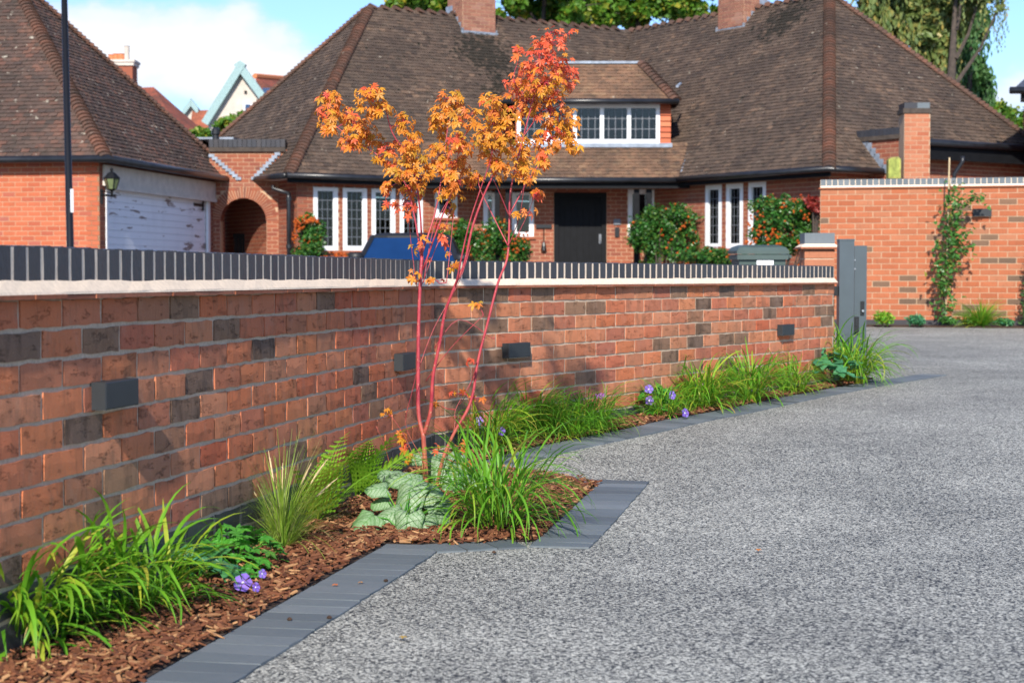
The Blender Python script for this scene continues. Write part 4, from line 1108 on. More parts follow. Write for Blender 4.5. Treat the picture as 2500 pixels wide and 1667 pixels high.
def build_parapet():
    W0 = HE + I2 * 1.42; dirf = -E2                         # runs out from the roof towards the drive
    t = thing('parapet_wall', up(W0, 0), 'short brick parapet wall with dark coping and tall brick pier in front of the right wing', 'wall')
    s = W0 + E2 * .62
    pl = Plane(s, dirf, -I2)
    L_ = 1.25
    zt = W(2150, 330, 32.6).z
    brickwork(t, pl, 0, L_, -.05, zt - .1, M['house_brick'], M['house_mortar'], (), name='wall_face', maxparts=80)
    n = 13
    for i in range(n):
        b = MB(); b.obox(pl.at(-.03 + i * L_ / n, zt - .02, .04), dirf * (L_ / n - .008), I2 * .3, UP * .13); part('coping_brick', b, M['blue_brick'], t)
    b = MB(); b.obox(pl.at(-.03, zt - .1, .055), dirf * L_, I2 * .33, UP * .08); part('creasing', b, M['bark'], t)
    tan = (ZR - ZE) / 3.75; b = MB()
    for i in range(7):
        h = .62 - i * .1; b.obox(pl.at((.62 - h), ZE + h * tan - .06, .014), dirf * .14, -I2 * .012, UP * .17)
    part('flashing', b, M['flash'], t)
    a, c = W(2207, 400, 31.75), W(2270, 400, 31.75); w = c.x - a.x; zt2 = W(2238, 277, 31.75).z
    pp = Plane(v2(a.x, 31.75), (1, 0), (0, -1))
    brickwork(t, pp, 0, w, -.05, zt2, M['pier_brick'], M['far_mortar'], (), name='pier', maxparts=80, depth=.45)
    b = MB(); b.obox((a.x - .03, 31.72, zt2), (w + .06, 0, 0), (0, .5, 0), (0, 0, .09)); part('creasing', b, M['bark'], t)
    zz = W(2238, 251, 31.75).z
    for i in range(2):
        b = MB(); b.obox((a.x - .005 + i * w / 2, 31.74, zt2 + .092), (w / 2 - .006, 0, 0), (0, .46, 0), (0, 0, zz - zt2 - .092)); part('coping_brick', b, M['blue_brick'] if i == 0 else M['sett'], t)
    a, c = W(2167, 436, 31.7), W(2197, 384, 31.7)
    o = thing('insulated_box', (a.x, 31.7, a.z), 'mossy yellow green rounded box fixed to the parapet wall beside its brick pier', 'box')
    b = MB(); w = c.x - a.x; h = c.z - a.z; pr = [(0, 0), (w, 0), (w, h * .9), (w * .8, h), (w * .2, h * .97), (0, h * .86)]
    b.extrude([(a.x + x, 31.62, a.z + z) for x, z in pr], (0, .2, 0)); part('casing', b, simple('mossy_plastic', (.30, .30, .07), .8, 0, .5, 12), o, fixn=True)
    b = MB(); b.obox((a.x + .02, 31.612, a.z + .03), (w - .05, 0, 0), (0, .01, 0), (0, 0, h * .8)); part('front_panel', b, simple('mossy_panel', (.26, .30, .06), .8, 0, .4, 14), o)
build_parapet()

# ================================================================== garage and arch wall
GF1 = v2(-6.80, 29.0); GD = v2(1.13, 6.9).normalized(); GI = v2(-GD.y, GD.x)    # along the door side, into the garage
def build_garage():
    L_ = 6.99; hw = 3.45
    t = thing('brick_garage', up(GF1, 0), 'orange brick garage with mossy hipped tile roof and peeling white doors', 'garage')
    F2 = GF1 + GD * L_; AP = GF1 + GD * L_ / 2 + GI * 3.32; ZA = EYE + 5.70
    rf = Roof(t, 'roof', M['tile2'], M['tile2'])
    rf.plane([up(GF1, ZE), up(F2, ZE), up(AP, ZA)], GD)
    far = GF1 + GI * 9
    rf.plane([up(GF1, ZE), up(AP, ZA), up(AP + GI * 5.7, ZA), up(far, ZE)], GI, keep=lambda p: proj(p)[0] > -60)
    rf.plane([up(F2, ZE), up(AP, ZA), up(AP + GI * 5.7, ZA), up(F2 + GI * 9, ZE)], GI, tiles=False)
    rf.hip(up(GF1, ZE), up(AP, ZA)); rf.hip(up(F2, ZE), up(AP, ZA))
    rf.finish(300)
    gutter_run(t, [up(GF1 + GI * 8 - GD * .06, ZE), up(GF1 - GD * .06 - GI * .06, ZE), up(F2 - GI * .06, ZE)], .065)
    s = MB(); s.add([up(GF1, ZE - .03), up(F2, ZE - .03), up(F2 + GI * .4, ZE - .03), up(GF1 + GI * .4, ZE - .03)], [(0, 1, 2, 3)])
    s.add([up(GF1, ZE - .034), up(GF1 + GI * 8, ZE - .034), up(GF1 + GI * 8 + GD * .4, ZE - .034), up(GF1 + GD * .4, ZE - .034)], [(0, 1, 2, 3)]); part('soffit', s, M['black_matt'], t)
    c = GF1 + GD * .22 + GI * .22
    pf = Plane(c, -GI, -GD)
    brickwork(t, pf, -7, 0, -.05, ZE - .03, M['garage_brick'], M['house_mortar'], (), name='front_wall', maxparts=200)
    ps = Plane(c, GD, -GI)
    d0, zt = ps.px(257, 470)[0], ps.px(257, 436)[1]; d1 = ps.px(511, 500)[0]; zt = EYE + 1.55
    op = (d0, d1, -.05, zt)
    brickwork(t, ps, 0, L_ - .5, -.05, ZE - .03, M['house_brick'], M['house_mortar'], [op], name='side_wall', maxparts=60)
    b = MB(); b.obox(ps.at(d0 - .12, zt - .01, .002), GD * (d1 - d0 + .35), -GI * .06, UP * (ZE - zt - .06)); part('lintel_board', b, M['cream'], t)
    b = MB(); b.obox(ps.at(d0 - .1, zt - .06, .062), GD * (d1 - d0 + .3), -GI * .03, UP * .07); part('lintel_trim', b, M['cream'], t)
    for q0, q1 in ((d1 - .12, .12), (d0, .06)):
        b = MB(); b.obox(ps.at(q0, -.05, -.03), GD * q1, -GI * .05, UP * (zt + .05)); part('door_jamb', b, M['white'], t)
    b = MB(); b.obox(ps.at(d0 + .06, -.05, -.09), GD * (d1 - d0 - .18), -GI * .03, UP * (zt + .04)); do = part('garage_door', b, M['peel'], t, label='garage door of horizontal boards with peeling white paint')
    n = 20; h = (zt + .02) / n
    for i in range(n):
        q = MB(); q.obox(ps.at(d0 + .065, -.03 + h * i, -.061), GD * (d1 - d0 - .19), -GI * .02, UP * (h - .008)); part('board', q, M['peel'], do)
    p = ps.at(ps.px(500, 502)[0], ps.px(500, 502)[1], -.03)
    q = MB(); q.obox(p - GD * .55 - UP * .03, GD * .55, -GI * .012, UP * .06); q.obox(p - GD * .06 - UP * .1, GD * .06, -GI * .02, UP * .2); part('strap_hinge', q, M['black'], do, fixn=True)
    # lantern on the corner
    lp = W(273, 470, 28.75)
    l = thing('carriage_lantern', lp, 'black coach lantern with glass sides on the garage corner by the white doors', 'lantern')
    z = lambda y: W(273, y, 28.75).z
    b = MB(); b.lathe((lp.x, lp.y, z(437)), [(.135, 0), (.14, .015), (.06, .1), (.02, .12), (.03, .14), (.025, .17), (.0, .19)], 6); part('cap', b, M['black_matt'], l)
    b = MB(); b.lathe((lp.x, lp.y, z(462)), [(.075, 0), (.125, z(437) - z(462))], 6); part('glass', b, simple('old_green_glass', (.13, .16, .07), .15, 0, .3, 8), l)
    b = MB()
    for k in range(6):
        w = 2 * math.pi * k / 6; cs, sn = math.cos(w), math.sin(w)
        b.tube([(lp.x + .077 * cs, lp.y + .077 * sn, z(462)), (lp.x + .128 * cs, lp.y + .128 * sn, z(437))], .009, 5)
    b.lathe((lp.x, lp.y, z(475)), [(.02, 0), (.02, .05), (.08, z(462) - z(475))], 8); part('cage', b, M['black_matt'], l)
    b = MB(); wx = W(247, 475, 28.9); b.tube([wx, (lp.x, lp.y, z(479)), (lp.x, lp.y, z(474))], .018, 6); b.tube([wx + Vector((0, 0, .06)), (lp.x - .05, lp.y, z(470)), (lp.x, lp.y, z(471))], .01, 6)
    b.lathe((lp.x + .04, lp.y, z(481)), [(.0, 0), (.03, .015), (.03, .03), (0, .045)], 8); part('arm', b, M['black_matt'], l)
    b = MB(); b.box((wx.x, wx.y + .02, z(479)), (.05, .04, .26)); part('wall_plate', b, M['black_matt'], l)
build_garage()

def build_arch():
    Y = 34.95
    pl = Plane(v2(W(512, 500, Y).x, Y), (1, 0), (0, -1)); u1 = W(668, 500, Y).x - pl.o.x
    zt = W(600, 366, Y).z
    a0, a1 = pl.px(538, 560)[0], pl.px(651, 560)[0]; c = (a0 + a1) / 2; rr = (a1 - a0) / 2; zs = pl.px(600, 483)[1] - rr
    n = 14; ops = []
    for i in range(n):
        z = zs + rr * i / n; z2 = zs + rr * (i + 1) / n; hwid = math.sqrt(max(0, 1 - ((i + .5) / n) ** 2)) * rr
        ops.append((c - hwid, c + hwid, z, z2))
    ops.append((a0, a1, -.05, zs))
    t = thing('arch_wall', pl.at(c, 0), 'brick link wall with a round arched passage between garage and house', 'wall')
    def rk(p, z): return True
    # plain slab with stepped opening, the arch ring covers the steps
    brickwork(t, pl, 0, u1 + .3, -.05, zt, M['house_brick'], M['house_mortar'], ops, name='wall_face', maxparts=160, depth=.02, keep=lambda u, z: (u - c) ** 2 + max(0, z - zs) ** 2 > (rr + .2) ** 2 or z < zs)
    unit = MB(); m = 34
    for i in range(m):
        w0, w1 = math.pi * i / m + .012, math.pi * (i + 1) / m - .012
        q = [(rr - .01, w0), (rr + .22, w0 ), (rr + .22, w1), (rr - .01, w1)]
        b = MB(); b.extrude([pl.at(c - math.cos(w) * r_, zs + math.sin(w) * r_, .012) for r_, w in q], (0, .3, 0)); part('voussoir', b, M['house_brick'], t, fixn=True)
    b = MB()
    b.obox((pl.at(a0 - .2, -.05)).to_tuple(), (.2, 0, 0), (0, .3, 0), (0, 0, zs + .05)); b.v = [v + Vector((0, .03, 0)) for v in b.v]
    part('reveal', b, M['house_mortar'], t)
    nn = 16
    for i in range(nn):
        b = MB(); b.obox(pl.at(i * (u1 + .25) / nn, zt + .05, .05), (((u1 + .25) / nn) - .008, 0, 0), (0, .3, 0), (0, 0, .16)); part('coping_brick', b, M['blue_brick'], t)
    b = MB(); b.obox(pl.at(0, zt - .04, .06), (u1 + .25, 0, 0), (0, .32, 0), (0, 0, .085)); part('creasing', b, M['bark'], t)
    # stepped flashings where the two roofs meet it
    b = MB()
    for i in range(9):
        p = W(516 + i * 8.2, 380 + i * 7.0, Y - .05); b.box((p.x, Y - .03, p.z), (.11, .02, .06))
        p = W(677 - i * 7.2, 376 + i * 7.4, Y - .05); b.box((p.x, Y - .034, p.z), (.11, .02, .06))
    part('flashing', b, M['flash'], t)
    # passage behind: walls, gate and a small window
    q = Plane(v2(pl.o.x - .6, Y + 2.6), (1, 0), (0, -1))
    w = rect(q, 546, 602, 484, 540)
    p = thing('passage_wall', q.at(0, 0), 'shaded brick passage wall seen through the arch with two small white windows', 'wall')
    w1_ = rect(q, 546, 570, 486, 542); w2_ = rect(q, 577, 603, 470, 540)
    brickwork(p, q, 0, 3.4, -.05, 3.4, M['house_brick'], M['house_mortar'], [w1_, w2_], name='wall_face', maxparts=40)
    window(p, q, w1_, 0, 0, .06); window(p, q, w2_, 0, 0, .06)
    g = thing('passage_gate', pl.at(c, 0), 'dark wooden gate standing low in the arched passage', 'gate')
    for i in range(7):
        b = MB(); b.obox(pl.at(a0 + .03 + i * (a1 - a0 - .3) / 7, -.03, -1.5), ((a1 - a0 - .3) / 7 - .01, 0, 0), (0, .03, 0), (0, 0, EYE + .93)); part('plank', b, M['dark'], g)
    b = MB(); b.obox(pl.at(a0, EYE + .8, -1.54), (a1 - a0 - .2, 0, 0), (0, .03, 0), (0, 0, .1)); part('rail', b, M['dark'], g)
    b = MB(); b.obox(pl.at(-.3, -.05, -2.4), (.02, 0, 0), (0, -2.3, 0), (0, 0, 3.4)); part('side_wall', b, M['house_mortar'], p, fixn=True)
build_arch()

# small roof light behind the garage
def flat_roof():
    a, b_ = W(480, 352, 37.2), W(525, 390, 37.2)
    t = thing('lean_to_roof', (a.x, 37.2, 0), 'pale grey lean-to roof edge behind the garage and arch parapet', 'roof')
    b = MB(); b.obox(W(478, 348, 39) , (1.2, 0, 0), (0, -2.2, -.1), (0, 0, .04)); part('sheet', b, M['flash'], t)
    b = MB(); b.obox(W(478, 352, 39.2) - UP * 2.9, (1.1, 0, 0), (0, .1, 0), (0, 0, 2.85)); part('wall', b, M['house_mortar'], t)
    b = MB(); b.obox(W(486, 349, 36.9), W(524, 374, 36.9) - W(486, 349, 36.9), (.12, 0, 0), (0, 0, .05)); part('verge_trim', b, M['white'], t)
    c = thing('vent_pipe', W(526, 345, 36.0), 'short black vent pipe standing beside the arch parapet coping', 'pipe')
    b = MB(); p = W(527, 352, 35.6); b.lathe((p.x, p.y, p.z - 1.2), [(.07, 0), (.07, 1.38), (.09, 1.4), (.09, 1.5), (.05, 1.54)], 10); part('pipe', b, M['gutter'], c)
    b = MB(); b.lathe((p.x, p.y, p.z - .02), [(.085, 0), (.085, .05)], 10); part('collar', b, M['black'], c)
flat_roof()

# ================================================================== plants
def rot_to(d, roll=0.0):
    """matrix whose x axis points along d, z axis as upright as possible, rolled about x"""
    d = Vector(d).normalized(); s = UP.cross(d)
    s = s.normalized() if s.length > 1e-4 else Vector((0, 1, 0))
    z = d.cross(s)
    return frame(Vector((0, 0, 0)), d, s, z) @ Matrix.Rotation(roll, 4, 'X')
def palmate(mat, name, lobes=7, seed=0, depth=.42, spread=2.35, widthk=.30, droop=.18):
    r = random.Random(seed); b = MB(); vs = [(0, 0, 0)]; fs = []
    angs = [(-spread + 2 * spread * i / (lobes - 1)) for i in range(lobes)]
    for i, a in enumerate(angs):
        ln = (1 - .42 * (abs(a) / spread) ** 1.5) * r.uniform(.88, 1.08); a2 = a + r.uniform(-.07, .07)
        st = spread * 2 / (lobes - 1) / 2
        def pt(rad, an, z): return (rad * math.cos(an) + .0, rad * math.sin(an), z)
        o = len(vs)
        vs += [pt(depth * ln, a2 - st, .04), pt(ln * .68, a2 - st * widthk * 1.05, -droop * .3), pt(ln, a2, -droop * r.uniform(.4, 1.6)), pt(ln * .68, a2 + st * widthk * 1.05, -droop * .3), pt(depth * ln, a2 + st, .04)]
        fs += [(0, o, o + 1), (o + 1, o + 2, o + 3), (0, o + 1, o + 3), (0, o + 3, o + 4)]
    b.add(vs, fs)
    return sample_mesh(name, b, mat)
def blade_mesh(mat, name, seed, L_=1.0, w=.036, curve=1.7, seg=7, base=.35):
    r = random.Random(seed); b = MB(); p = Vector((0, 0, 0)); a = math.pi / 2 - r.uniform(.2, .85)
    c = curve * r.uniform(.6, 1.3); vs = []; tw = r.uniform(-.6, .6); side = r.uniform(-.12, .12)
    for i in range(seg + 1):
        t = i / seg
        ww = w * (base + (1 - base) * math.sin(min(1, t * 2.1) * math.pi / 2)) * (1 - t ** 2.2) * .5
        ro = tw * t; sx = Vector((0, math.cos(ro), math.sin(ro)))
        off = Vector((0, side * t * t, 0))
        vs += [p + off - sx * ww, p + off + Vector((0, 0, -ww * .35)), p + off + sx * ww]
        a -= c / seg * (.35 + 1.3 * t)
        p = p + Vector((math.cos(a), 0, math.sin(a))) * (L_ / seg)
    fs = []
    for i in range(seg):
        o = i * 3; fs += [(o, o + 1, o + 4, o + 3), (o + 1, o + 2, o + 5, o + 4)]
    b.add(vs, fs)
    return sample_mesh(name, b, mat, smooth=True)
BL = [blade_mesh(M['blade'], 'blade', 200 + i) for i in range(14)]
BD = [blade_mesh(M['blade2'], 'blade', 300 + i) for i in range(10)]
def grass(base, label, n, ln, spread, vars_, stuff=False, lean=(0, 0), seed=1, wk=1.0, crown=.06, group='leafy ornamental grasses in the bed', name='ornamental_grass', cat='grass'):
    base = Vector((base.x, base.y, bedz(base.x, base.y) - .004))
    t = thing(name, base, label, cat, group)
    r = random.Random(seed); col = MB(); stm = MB()
    src = [([v.co.copy() for v in m.vertices], [tuple(p.vertices) for p in m.polygons]) for m in vars_]
    for i in range(n):
        az = r.uniform(0, 2 * math.pi); q = r.random()
        l = ln * r.uniform(.42, .80)
        hgt = ln * r.uniform(0, .42) * (1 if r.random() < .8 else 1.25); rad = crown * math.sqrt(r.random()) + hgt * .42 * spread * r.random()
        az2 = az + r.gauss(0, .5)
        tilt = (r.uniform(-.15, .95) - .25 * hgt / ln) * spread
        d = Vector((math.cos(az), math.sin(az), 0)); o = base + d * rad + UP * hgt
        Mx = Matrix.Translation(o) @ Matrix.Rotation(az2, 4, 'Z') @ Matrix.Rotation(tilt * .75, 4, 'Y') @ Matrix.Rotation(r.uniform(-.3, .3), 4, 'X')
        sh = Matrix.Identity(4); sh[0][2] = lean[0]; sh[1][2] = lean[1]
        Mx = Matrix.Translation(o) @ sh @ Matrix.Translation(-o) @ Mx @ Matrix.Diagonal((l, l * wk * r.uniform(.9, 1.6), l, 1))
        if i % 6 == 0:
            stm.tube([base + d * rad * .4, base + d * rad * .75 + UP * hgt * .55, o], [.0022, .0018, .0012], 4)
        if stuff:
            vs, fs = r.choice(src); col.add([Mx @ v for v in vs], fs, r.random())
        else:
            inst('blade', r.choice(vars_), t, Mx)
    part('stems', stm, vars_[0].materials[0], t, kind='stuff')
    if stuff: part('blades', col, vars_[0].materials[0], t, smooth=True, kind='stuff')
    return t

# grasses along the bed, from the foreground towards the gate
grass(G(120, 1540), 'leafy bright green grass in front of the long wall, the clump farther from the geranium', 298, .37, 1.3, BL, seed=21, crown=.11, wk=1.2)
grass(G(330, 1500), 'leafy bright green grass in front of the long wall, right beside the flowering geranium', 298, .35, 1.3, BL, seed=22, crown=.11, wk=1.2)
grass(G(1215, 1300), 'broad dark green grass spilling over the corner of the planter setts', 298, .46, 1.4, BD, seed=23, crown=.09, wk=.75)
grass(G(1180, 1100), 'wide dense green grass at the foot of the sunlit wall beside the maple', 520, .38, 1.35, BL, seed=24, stuff=True, crown=.12, wk=.6)
grass(G(1285, 1075), 'dense green grass with a second clump on each side below the sunlit wall light', 480, .36, 1.35, BL, seed=25, stuff=True, crown=.10, wk=.6)
grass(G(1440, 1058), 'short green grass beside the violet flowered mound below the sunlit wall', 400, .32, 1.35, BD, seed=26, stuff=True, crown=.09, wk=.7)
grass(G(1715, 1003), 'rounded bright green grass just past the violet flowered mound', 420, .38, 1.35, BL, seed=27, stuff=True, crown=.08, wk=.8)
grass(G(1832, 985), 'upright bright green grass between the rounded grass and the broad leaved plant', 320, .42, 1.1, BL, seed=28, stuff=True, crown=.07, wk=.8)
grass(G(1935, 962), 'loose green grass right beside the broad leaved plant below the last wall light', 300, .34, 1.3, BL, seed=29, stuff=True, crown=.08, wk=.8)
grass(G(2085, 938), 'bright green grass growing against the gate post', 380, .50, 1.35, BL, seed=30, stuff=True, crown=.08, wk=.7)
grass(G(2025, 932), 'narrow upright grass between the wall end and the gate post', 40, .55, .7, BL, seed=31, stuff=True, crown=.05, wk=.7)

grass(G(25, 1585), 'leafy bright green grass in front of the long wall, growing farthest from the maple', 250, .36, 1.35, BL, seed=33, crown=.10, wk=1.5)

grass(G(1375, 1072), 'low bright grass filling the bed below the sunlit wall light', 380, .30, 1.3, BL, seed=34, stuff=True, crown=.11, wk=.7)
grass(G(1625, 1022), 'small grass tuft in the gap right after the violet flowered mound', 220, .26, 1.3, BL, seed=35, stuff=True, crown=.08, wk=.8)

# pale tuft with seed heads
def tuft():
    c = G(690, 1345); base = Vector((c.x, c.y, bedz(c.x, c.y)))
    t = thing('feather_grass', base, 'fine pale green tuft with straw coloured seed heads in front of the long wall', 'grass')
    r = random.Random(77); b = MB()
    for i in range(420):
        az = r.uniform(0, 2 * math.pi); l = r.uniform(.2, .42); a = math.pi / 2 - abs(r.gauss(0, .55)); c_ = r.uniform(.4, 1.8)
        d = Vector((math.cos(az), math.sin(az), 0)); s = Vector((-d.y, d.x, 0)); p = base + d * r.uniform(0, .035); w = r.uniform(.0012, .0024); vs = []
        for k in range(6):
            q = k / 5; vs += [p - s * w * (1 - q * .8), p + s * w * (1 - q * .8)]
            p = p + (d * math.cos(a) + UP * math.sin(a)) * l / 5; a -= c_ / 5
        b.add(vs, [(2 * k, 2 * k + 1, 2 * k + 3, 2 * k + 2) for k in range(5)], r.random())
    part('blades', b, M['tuft'], t, kind='stuff')
    tips = [(545, 1050), (590, 1165), (505, 1285), (800, 1120), (525, 1225), (760, 1130), (820, 1170), (690, 1130), (655, 1100)]
    for (x, y) in tips:
        e = W(x, y, base.y + r.uniform(-.15, .1)); m = (base + e) / 2 + Vector(((e.x - base.x) * -.12, 0, abs(e.x - base.x) * .22))
        pts = [base.lerp(m, q).lerp(m.lerp(e, q), q) for q in [i / 9 for i in range(10)]]
        q = MB(); q.tube(pts[:8], [.0013] * 8, 4); st = part('seed_stalk', q, M['tuft'], t)
        q = MB(); q.tube([pts[6], pts[7], pts[8], pts[9]], [.001, .0032, .0028, .0008], 5)
        for k in range(14):
            p = pts[6].lerp(pts[9], k / 14); d = (pts[9] - pts[6]).normalized(); s = Vector((r.uniform(-1, 1), r.uniform(-1, 1), r.uniform(-1, 1))).normalized()
            q.tube([p, p + d * .012 + s * .005], [.0012, .0003], 3)
        part('seed_head', q, M['straw'], st)
tuft()

# ferns
def frond_mesh(seed, L_=1.0):
    r = random.Random(seed); b = MB(); n = 16; a = .95; p = Vector((0, 0, 0)); prev = None; pts = []
    for i in range(n + 1):
        pts.append(p.copy()); a -= 1.1 / n * (i / n) * 1.8; p += Vector((math.cos(a), 0, math.sin(a))) * L_ / n
    for i in range(2, n):
        t = i / n; w = .23 * math.sin(min(1, (1 - t) * 1.25) * math.pi / 2) * (.55 + .45 * min(1, t * 3))
        d = (pts[i + 1] - pts[i]).normalized(); nn = Vector((-d.z, 0, d.x))
        for s in (-1, 1):
            y = Vector((0, s, 0)); m = 5
            for k in range(m):
                q0 = k / m; c = pts[i] + (y + d * .35) * w * q0 - nn * .10 * w * q0
                e = (y * .28 + d) ; le = w * .26 * (1 - q0 * .7); wd = w / m * 1.05
                yy = (y + d * .35)
                b.add([c, c + yy * wd * .5 + d * le * .8, c + yy * wd, c + yy * wd * .6 - d * le], [(0, 1, 2, 3)], 0)
    b.tube(pts, [.006 * (1 - i / n * .8) for i in range(n + 1)], 4)
    return sample_mesh('frond', b, M['fern'])
FR = [frond_mesh(i) for i in range(3)]
def fern(base, label, n, ln, seed, az0=0, az1=6.28, tilt=.0):
    base = Vector((base.x, base.y, bedz(base.x, base.y))); t = thing('fern', base, label, 'fern', 'ferns against the wall'); r = random.Random(seed)
    for i in range(n):
        az = az0 + (az1 - az0) * (i + r.uniform(.2, .8)) / n; l = ln * r.uniform(.75, 1.1)
        inst('frond', r.choice(FR), t, Matrix.Translation(base) @ Matrix.Rotation(az, 4, 'Z') @ Matrix.Rotation(r.uniform(-.35, .25) + tilt, 4, 'Y') @ Matrix.Rotation(r.uniform(-.3, .3), 4, 'X') @ Matrix.Scale(l, 4))
fern(G(775, 1285), 'bright green fern behind the fine pale tuft', 10, .42, 3, tilt=-.12)
fern(G(868, 1225), 'bright green fern between the fine pale tuft and the silvery leaved plant', 11, .42, 5, tilt=-.10)

# silvery heart-leaved plants
def heart_mesh(seed):
    r = random.Random(seed); b = MB(); n = 20; vs = [(.0, 0, 0)]; fs = []; rings = 4
    def outline(a):
        x = .55 - .5 * math.cos(a) * (1 + .0) ; k = abs(a) / math.pi
        rad = .62 + .30 * math.cos(a) + .17 * math.cos(2 * a)
        return rad
    sk = r.uniform(-.08, .08)
    for j in range(1, rings + 1):
        q = j / rings
        for i in range(n):
            a = -math.pi + 2 * math.pi * i / n
            rad = (.60 + .28 * math.cos(a) + .12 * math.cos(3 * a)) * (1 - .55 * math.exp(-((abs(a) - math.pi) / .42) ** 2))
            rad *= 1 + .02 * r.uniform(-1, 1)
            x, y = math.cos(a) * rad * q, math.sin(a) * rad * q
            z = -.50 * q * q * (.35 + .9 * max(0, math.cos(a))) + .06 * math.sin(a * 6 + seed) * q * q + .30 * abs(y) * (1 - q * .3) - .05 * q
            vs.append((x, y + sk * x, z))
    for i in range(n): fs.append((0, 1 + i, 1 + (i + 1) % n))
    for j in range(rings - 1):
        for i in range(n): o = 1 + j * n; fs.append((o + i, o + n + i, o + n + (i + 1) % n, o + (i + 1) % n))
    for f in range(len(fs)): pass
    b.add([(v[0] * .1, v[1] * .1, v[2] * .1) for v in vs], fs)
    b.t = [0.0] * (1 + n * (rings - 1)) + [1.0] * n
    return sample_mesh('leaf', b, M['brunnera'], smooth=True)
HV_ = [heart_mesh(i) for i in range(5)]
def brunnera(base, label, leaves, seed):
    base = Vector((base.x, base.y, bedz(base.x, base.y))); t = thing('brunnera_plant', base, label, 'plant', 'silvery leaved plants by the maple'); r = random.Random(seed)
    for (x, y, wpx, phi) in leaves:
        Yl = base.y - (y - (1262 if seed == 5 else 1225)) / 420 + r.uniform(-.05, .05)
        c = W(x, y, Yl); sc = wpx * Yl / FPX / .128; ph = R(phi)
        n = Vector((r.uniform(-.6, .6), -.55 + r.uniform(-.2, .25), r.uniform(.45, 1.0))).normalized()
        d = Vector((math.cos(ph), -.25, math.sin(ph))); d = (d - n * d.dot(n)).normalized(); sd = n.cross(d)
        p = c - d * .028 * sc
        p.z = max(p.z, bedz(p.x, p.y) + .02)
        inst('leaf', r.choice(HV_), t, frame(p, d, sd, n) @ Matrix.Scale(sc, 4))
        s = MB(); m = (base + p) / 2 + Vector((0, 0, .01)); s.tube([base + Vector((r.uniform(-.02, .02), r.uniform(-.02, .02), 0)), m, p - n * .004], [.004, .003, .002], 5); part('leaf_stalk', s, M['geranium'], t)
fr = G(985, 1298)
brunnera(fr, 'silvery heart leaved plant with dark veins in front of the maple trunk', [
    (902, 1262, 78, 235), (936, 1220, 50, 200), (995, 1204, 98, 265), (990, 1162, 84, 120), (930, 1188, 58, 185), (955, 1250, 70, 190), (992, 1274, 84, 262), (1042, 1278, 76, 285), (1060, 1210, 78, 330), (1036, 1182, 70, 40), (962, 1160, 60, 140), (1078, 1245, 60, 320)], 5)
bk = G(1120, 1215)
brunnera(bk, 'silvery heart leaved plant half hidden behind the broad dark grass', [
    (1100, 1150, 90, 250), (1140, 1180, 100, 300), (1085, 1125, 90, 160), (1175, 1205, 90, 330), (1122, 1205, 90, 260), (1050, 1105, 90, 120), (1150, 1135, 80, 20)], 6)

# geranium mounds with violet flowers
GL = [palmate(M['geranium'], 'leaf', 7, 500 + i, .5, 2.6, .62, .10) for i in range(5)]
GB = [palmate(M['bluegreen'], 'leaf', 5, 520 + i, .62, 2.5, .8, .12) for i in range(4)]
def flower_mesh(mat):
    b = MB()
    for k in range(5):
        a = 2 * math.pi * k / 5
        def pt(r_, da, z): return (r_ * math.cos(a + da), r_ * math.sin(a + da), z)
        rr_ = 1 + .06 * math.sin(k * 2.3)
        b.add([(0, 0, 0), pt(.5, -.52, .16), pt(.9 * rr_, -.55, .2 + .05 * (k % 2)), pt(1.02 * rr_, 0, .05 + .06 * (k % 3)), pt(.9 * rr_, .55, .2 - .04 * (k % 2)), pt(.5, .52, .16)], [(0, 1, 2, 3), (0, 3, 4, 5)], k * .13)
    return sample_mesh('flower', b, mat, smooth=True)
FM = flower_mesh(M['petal']); FM2 = flower_mesh(M['magenta'])
cb_ = MB(); cb_.lathe((0, 0, 0), [(.16, .02), (.10, .10), (0.01, .14)], 8); FCM = sample_mesh('flower_centre', cb_, M['palecentre'])
def flower(parent, p, face, size, me=FM, stalk_from=None):
    Mx = Matrix.Translation(p) @ Vector(face).to_track_quat('Z', 'Y').to_matrix().to_4x4() @ Matrix.Scale(size, 4)
    f = inst('flower', me, parent, Mx)
    c = inst('flower_centre', FCM, None, Mx); c.parent = f; c.matrix_basis = Matrix.Identity(4)
    if stalk_from is not None:
        s = MB(); s.tube([stalk_from, (stalk_from + p) / 2 + Vector((0, 0, .01)), p], .0015, 4); part('flower_stalk', s, M['geranium'], parent)
def mound(base, label, n, rx, rz, ls, vars_, seed, flowers=(), name='geranium', cat='plant', group='leafy mounds in the bed', fm=FM, fs=.022):
    base = Vector((base.x, base.y, bedz(base.x, base.y))); t = thing(name, base, label, cat, group); r = random.Random(seed)
    for i in range(n):
        a = r.uniform(0, 6.283); q = math.sqrt(r.random()); x = math.cos(a) * q * rx; y = math.sin(a) * q * rx
        z = rz * math.sqrt(max(0, 1 - q * q)) * r.uniform(.65, 1.08) + .01
        d = Vector((math.cos(a) * (q + .1), math.sin(a) * (q + .1), r.uniform(-.5, .25)))
        inst('leaf', r.choice(vars_), t, Matrix.Translation(base + Vector((x, y, z))) @ rot_to(d, r.uniform(-.5, .5)) @ Matrix.Scale(ls * r.uniform(.65, 1.2), 4))
        if i % 4 == 0:
            s = MB(); s.tube([base, base + Vector((x * .6, y * .6, z * .7)), base + Vector((x, y, z))], .0018, 4); part('leaf_stalk', s, M['geranium'], t)
    for (px_, py_, dy, fx) in flowers:
        Yf = base.y + dy
        while True:
            pf = W(px_, py_, Yf)
            if pf.z > bedz(pf.x, pf.y) + .03: break
            Yf -= .03
        flower(t, pf, (fx, -1, .45), fs, fm, base)
    return t
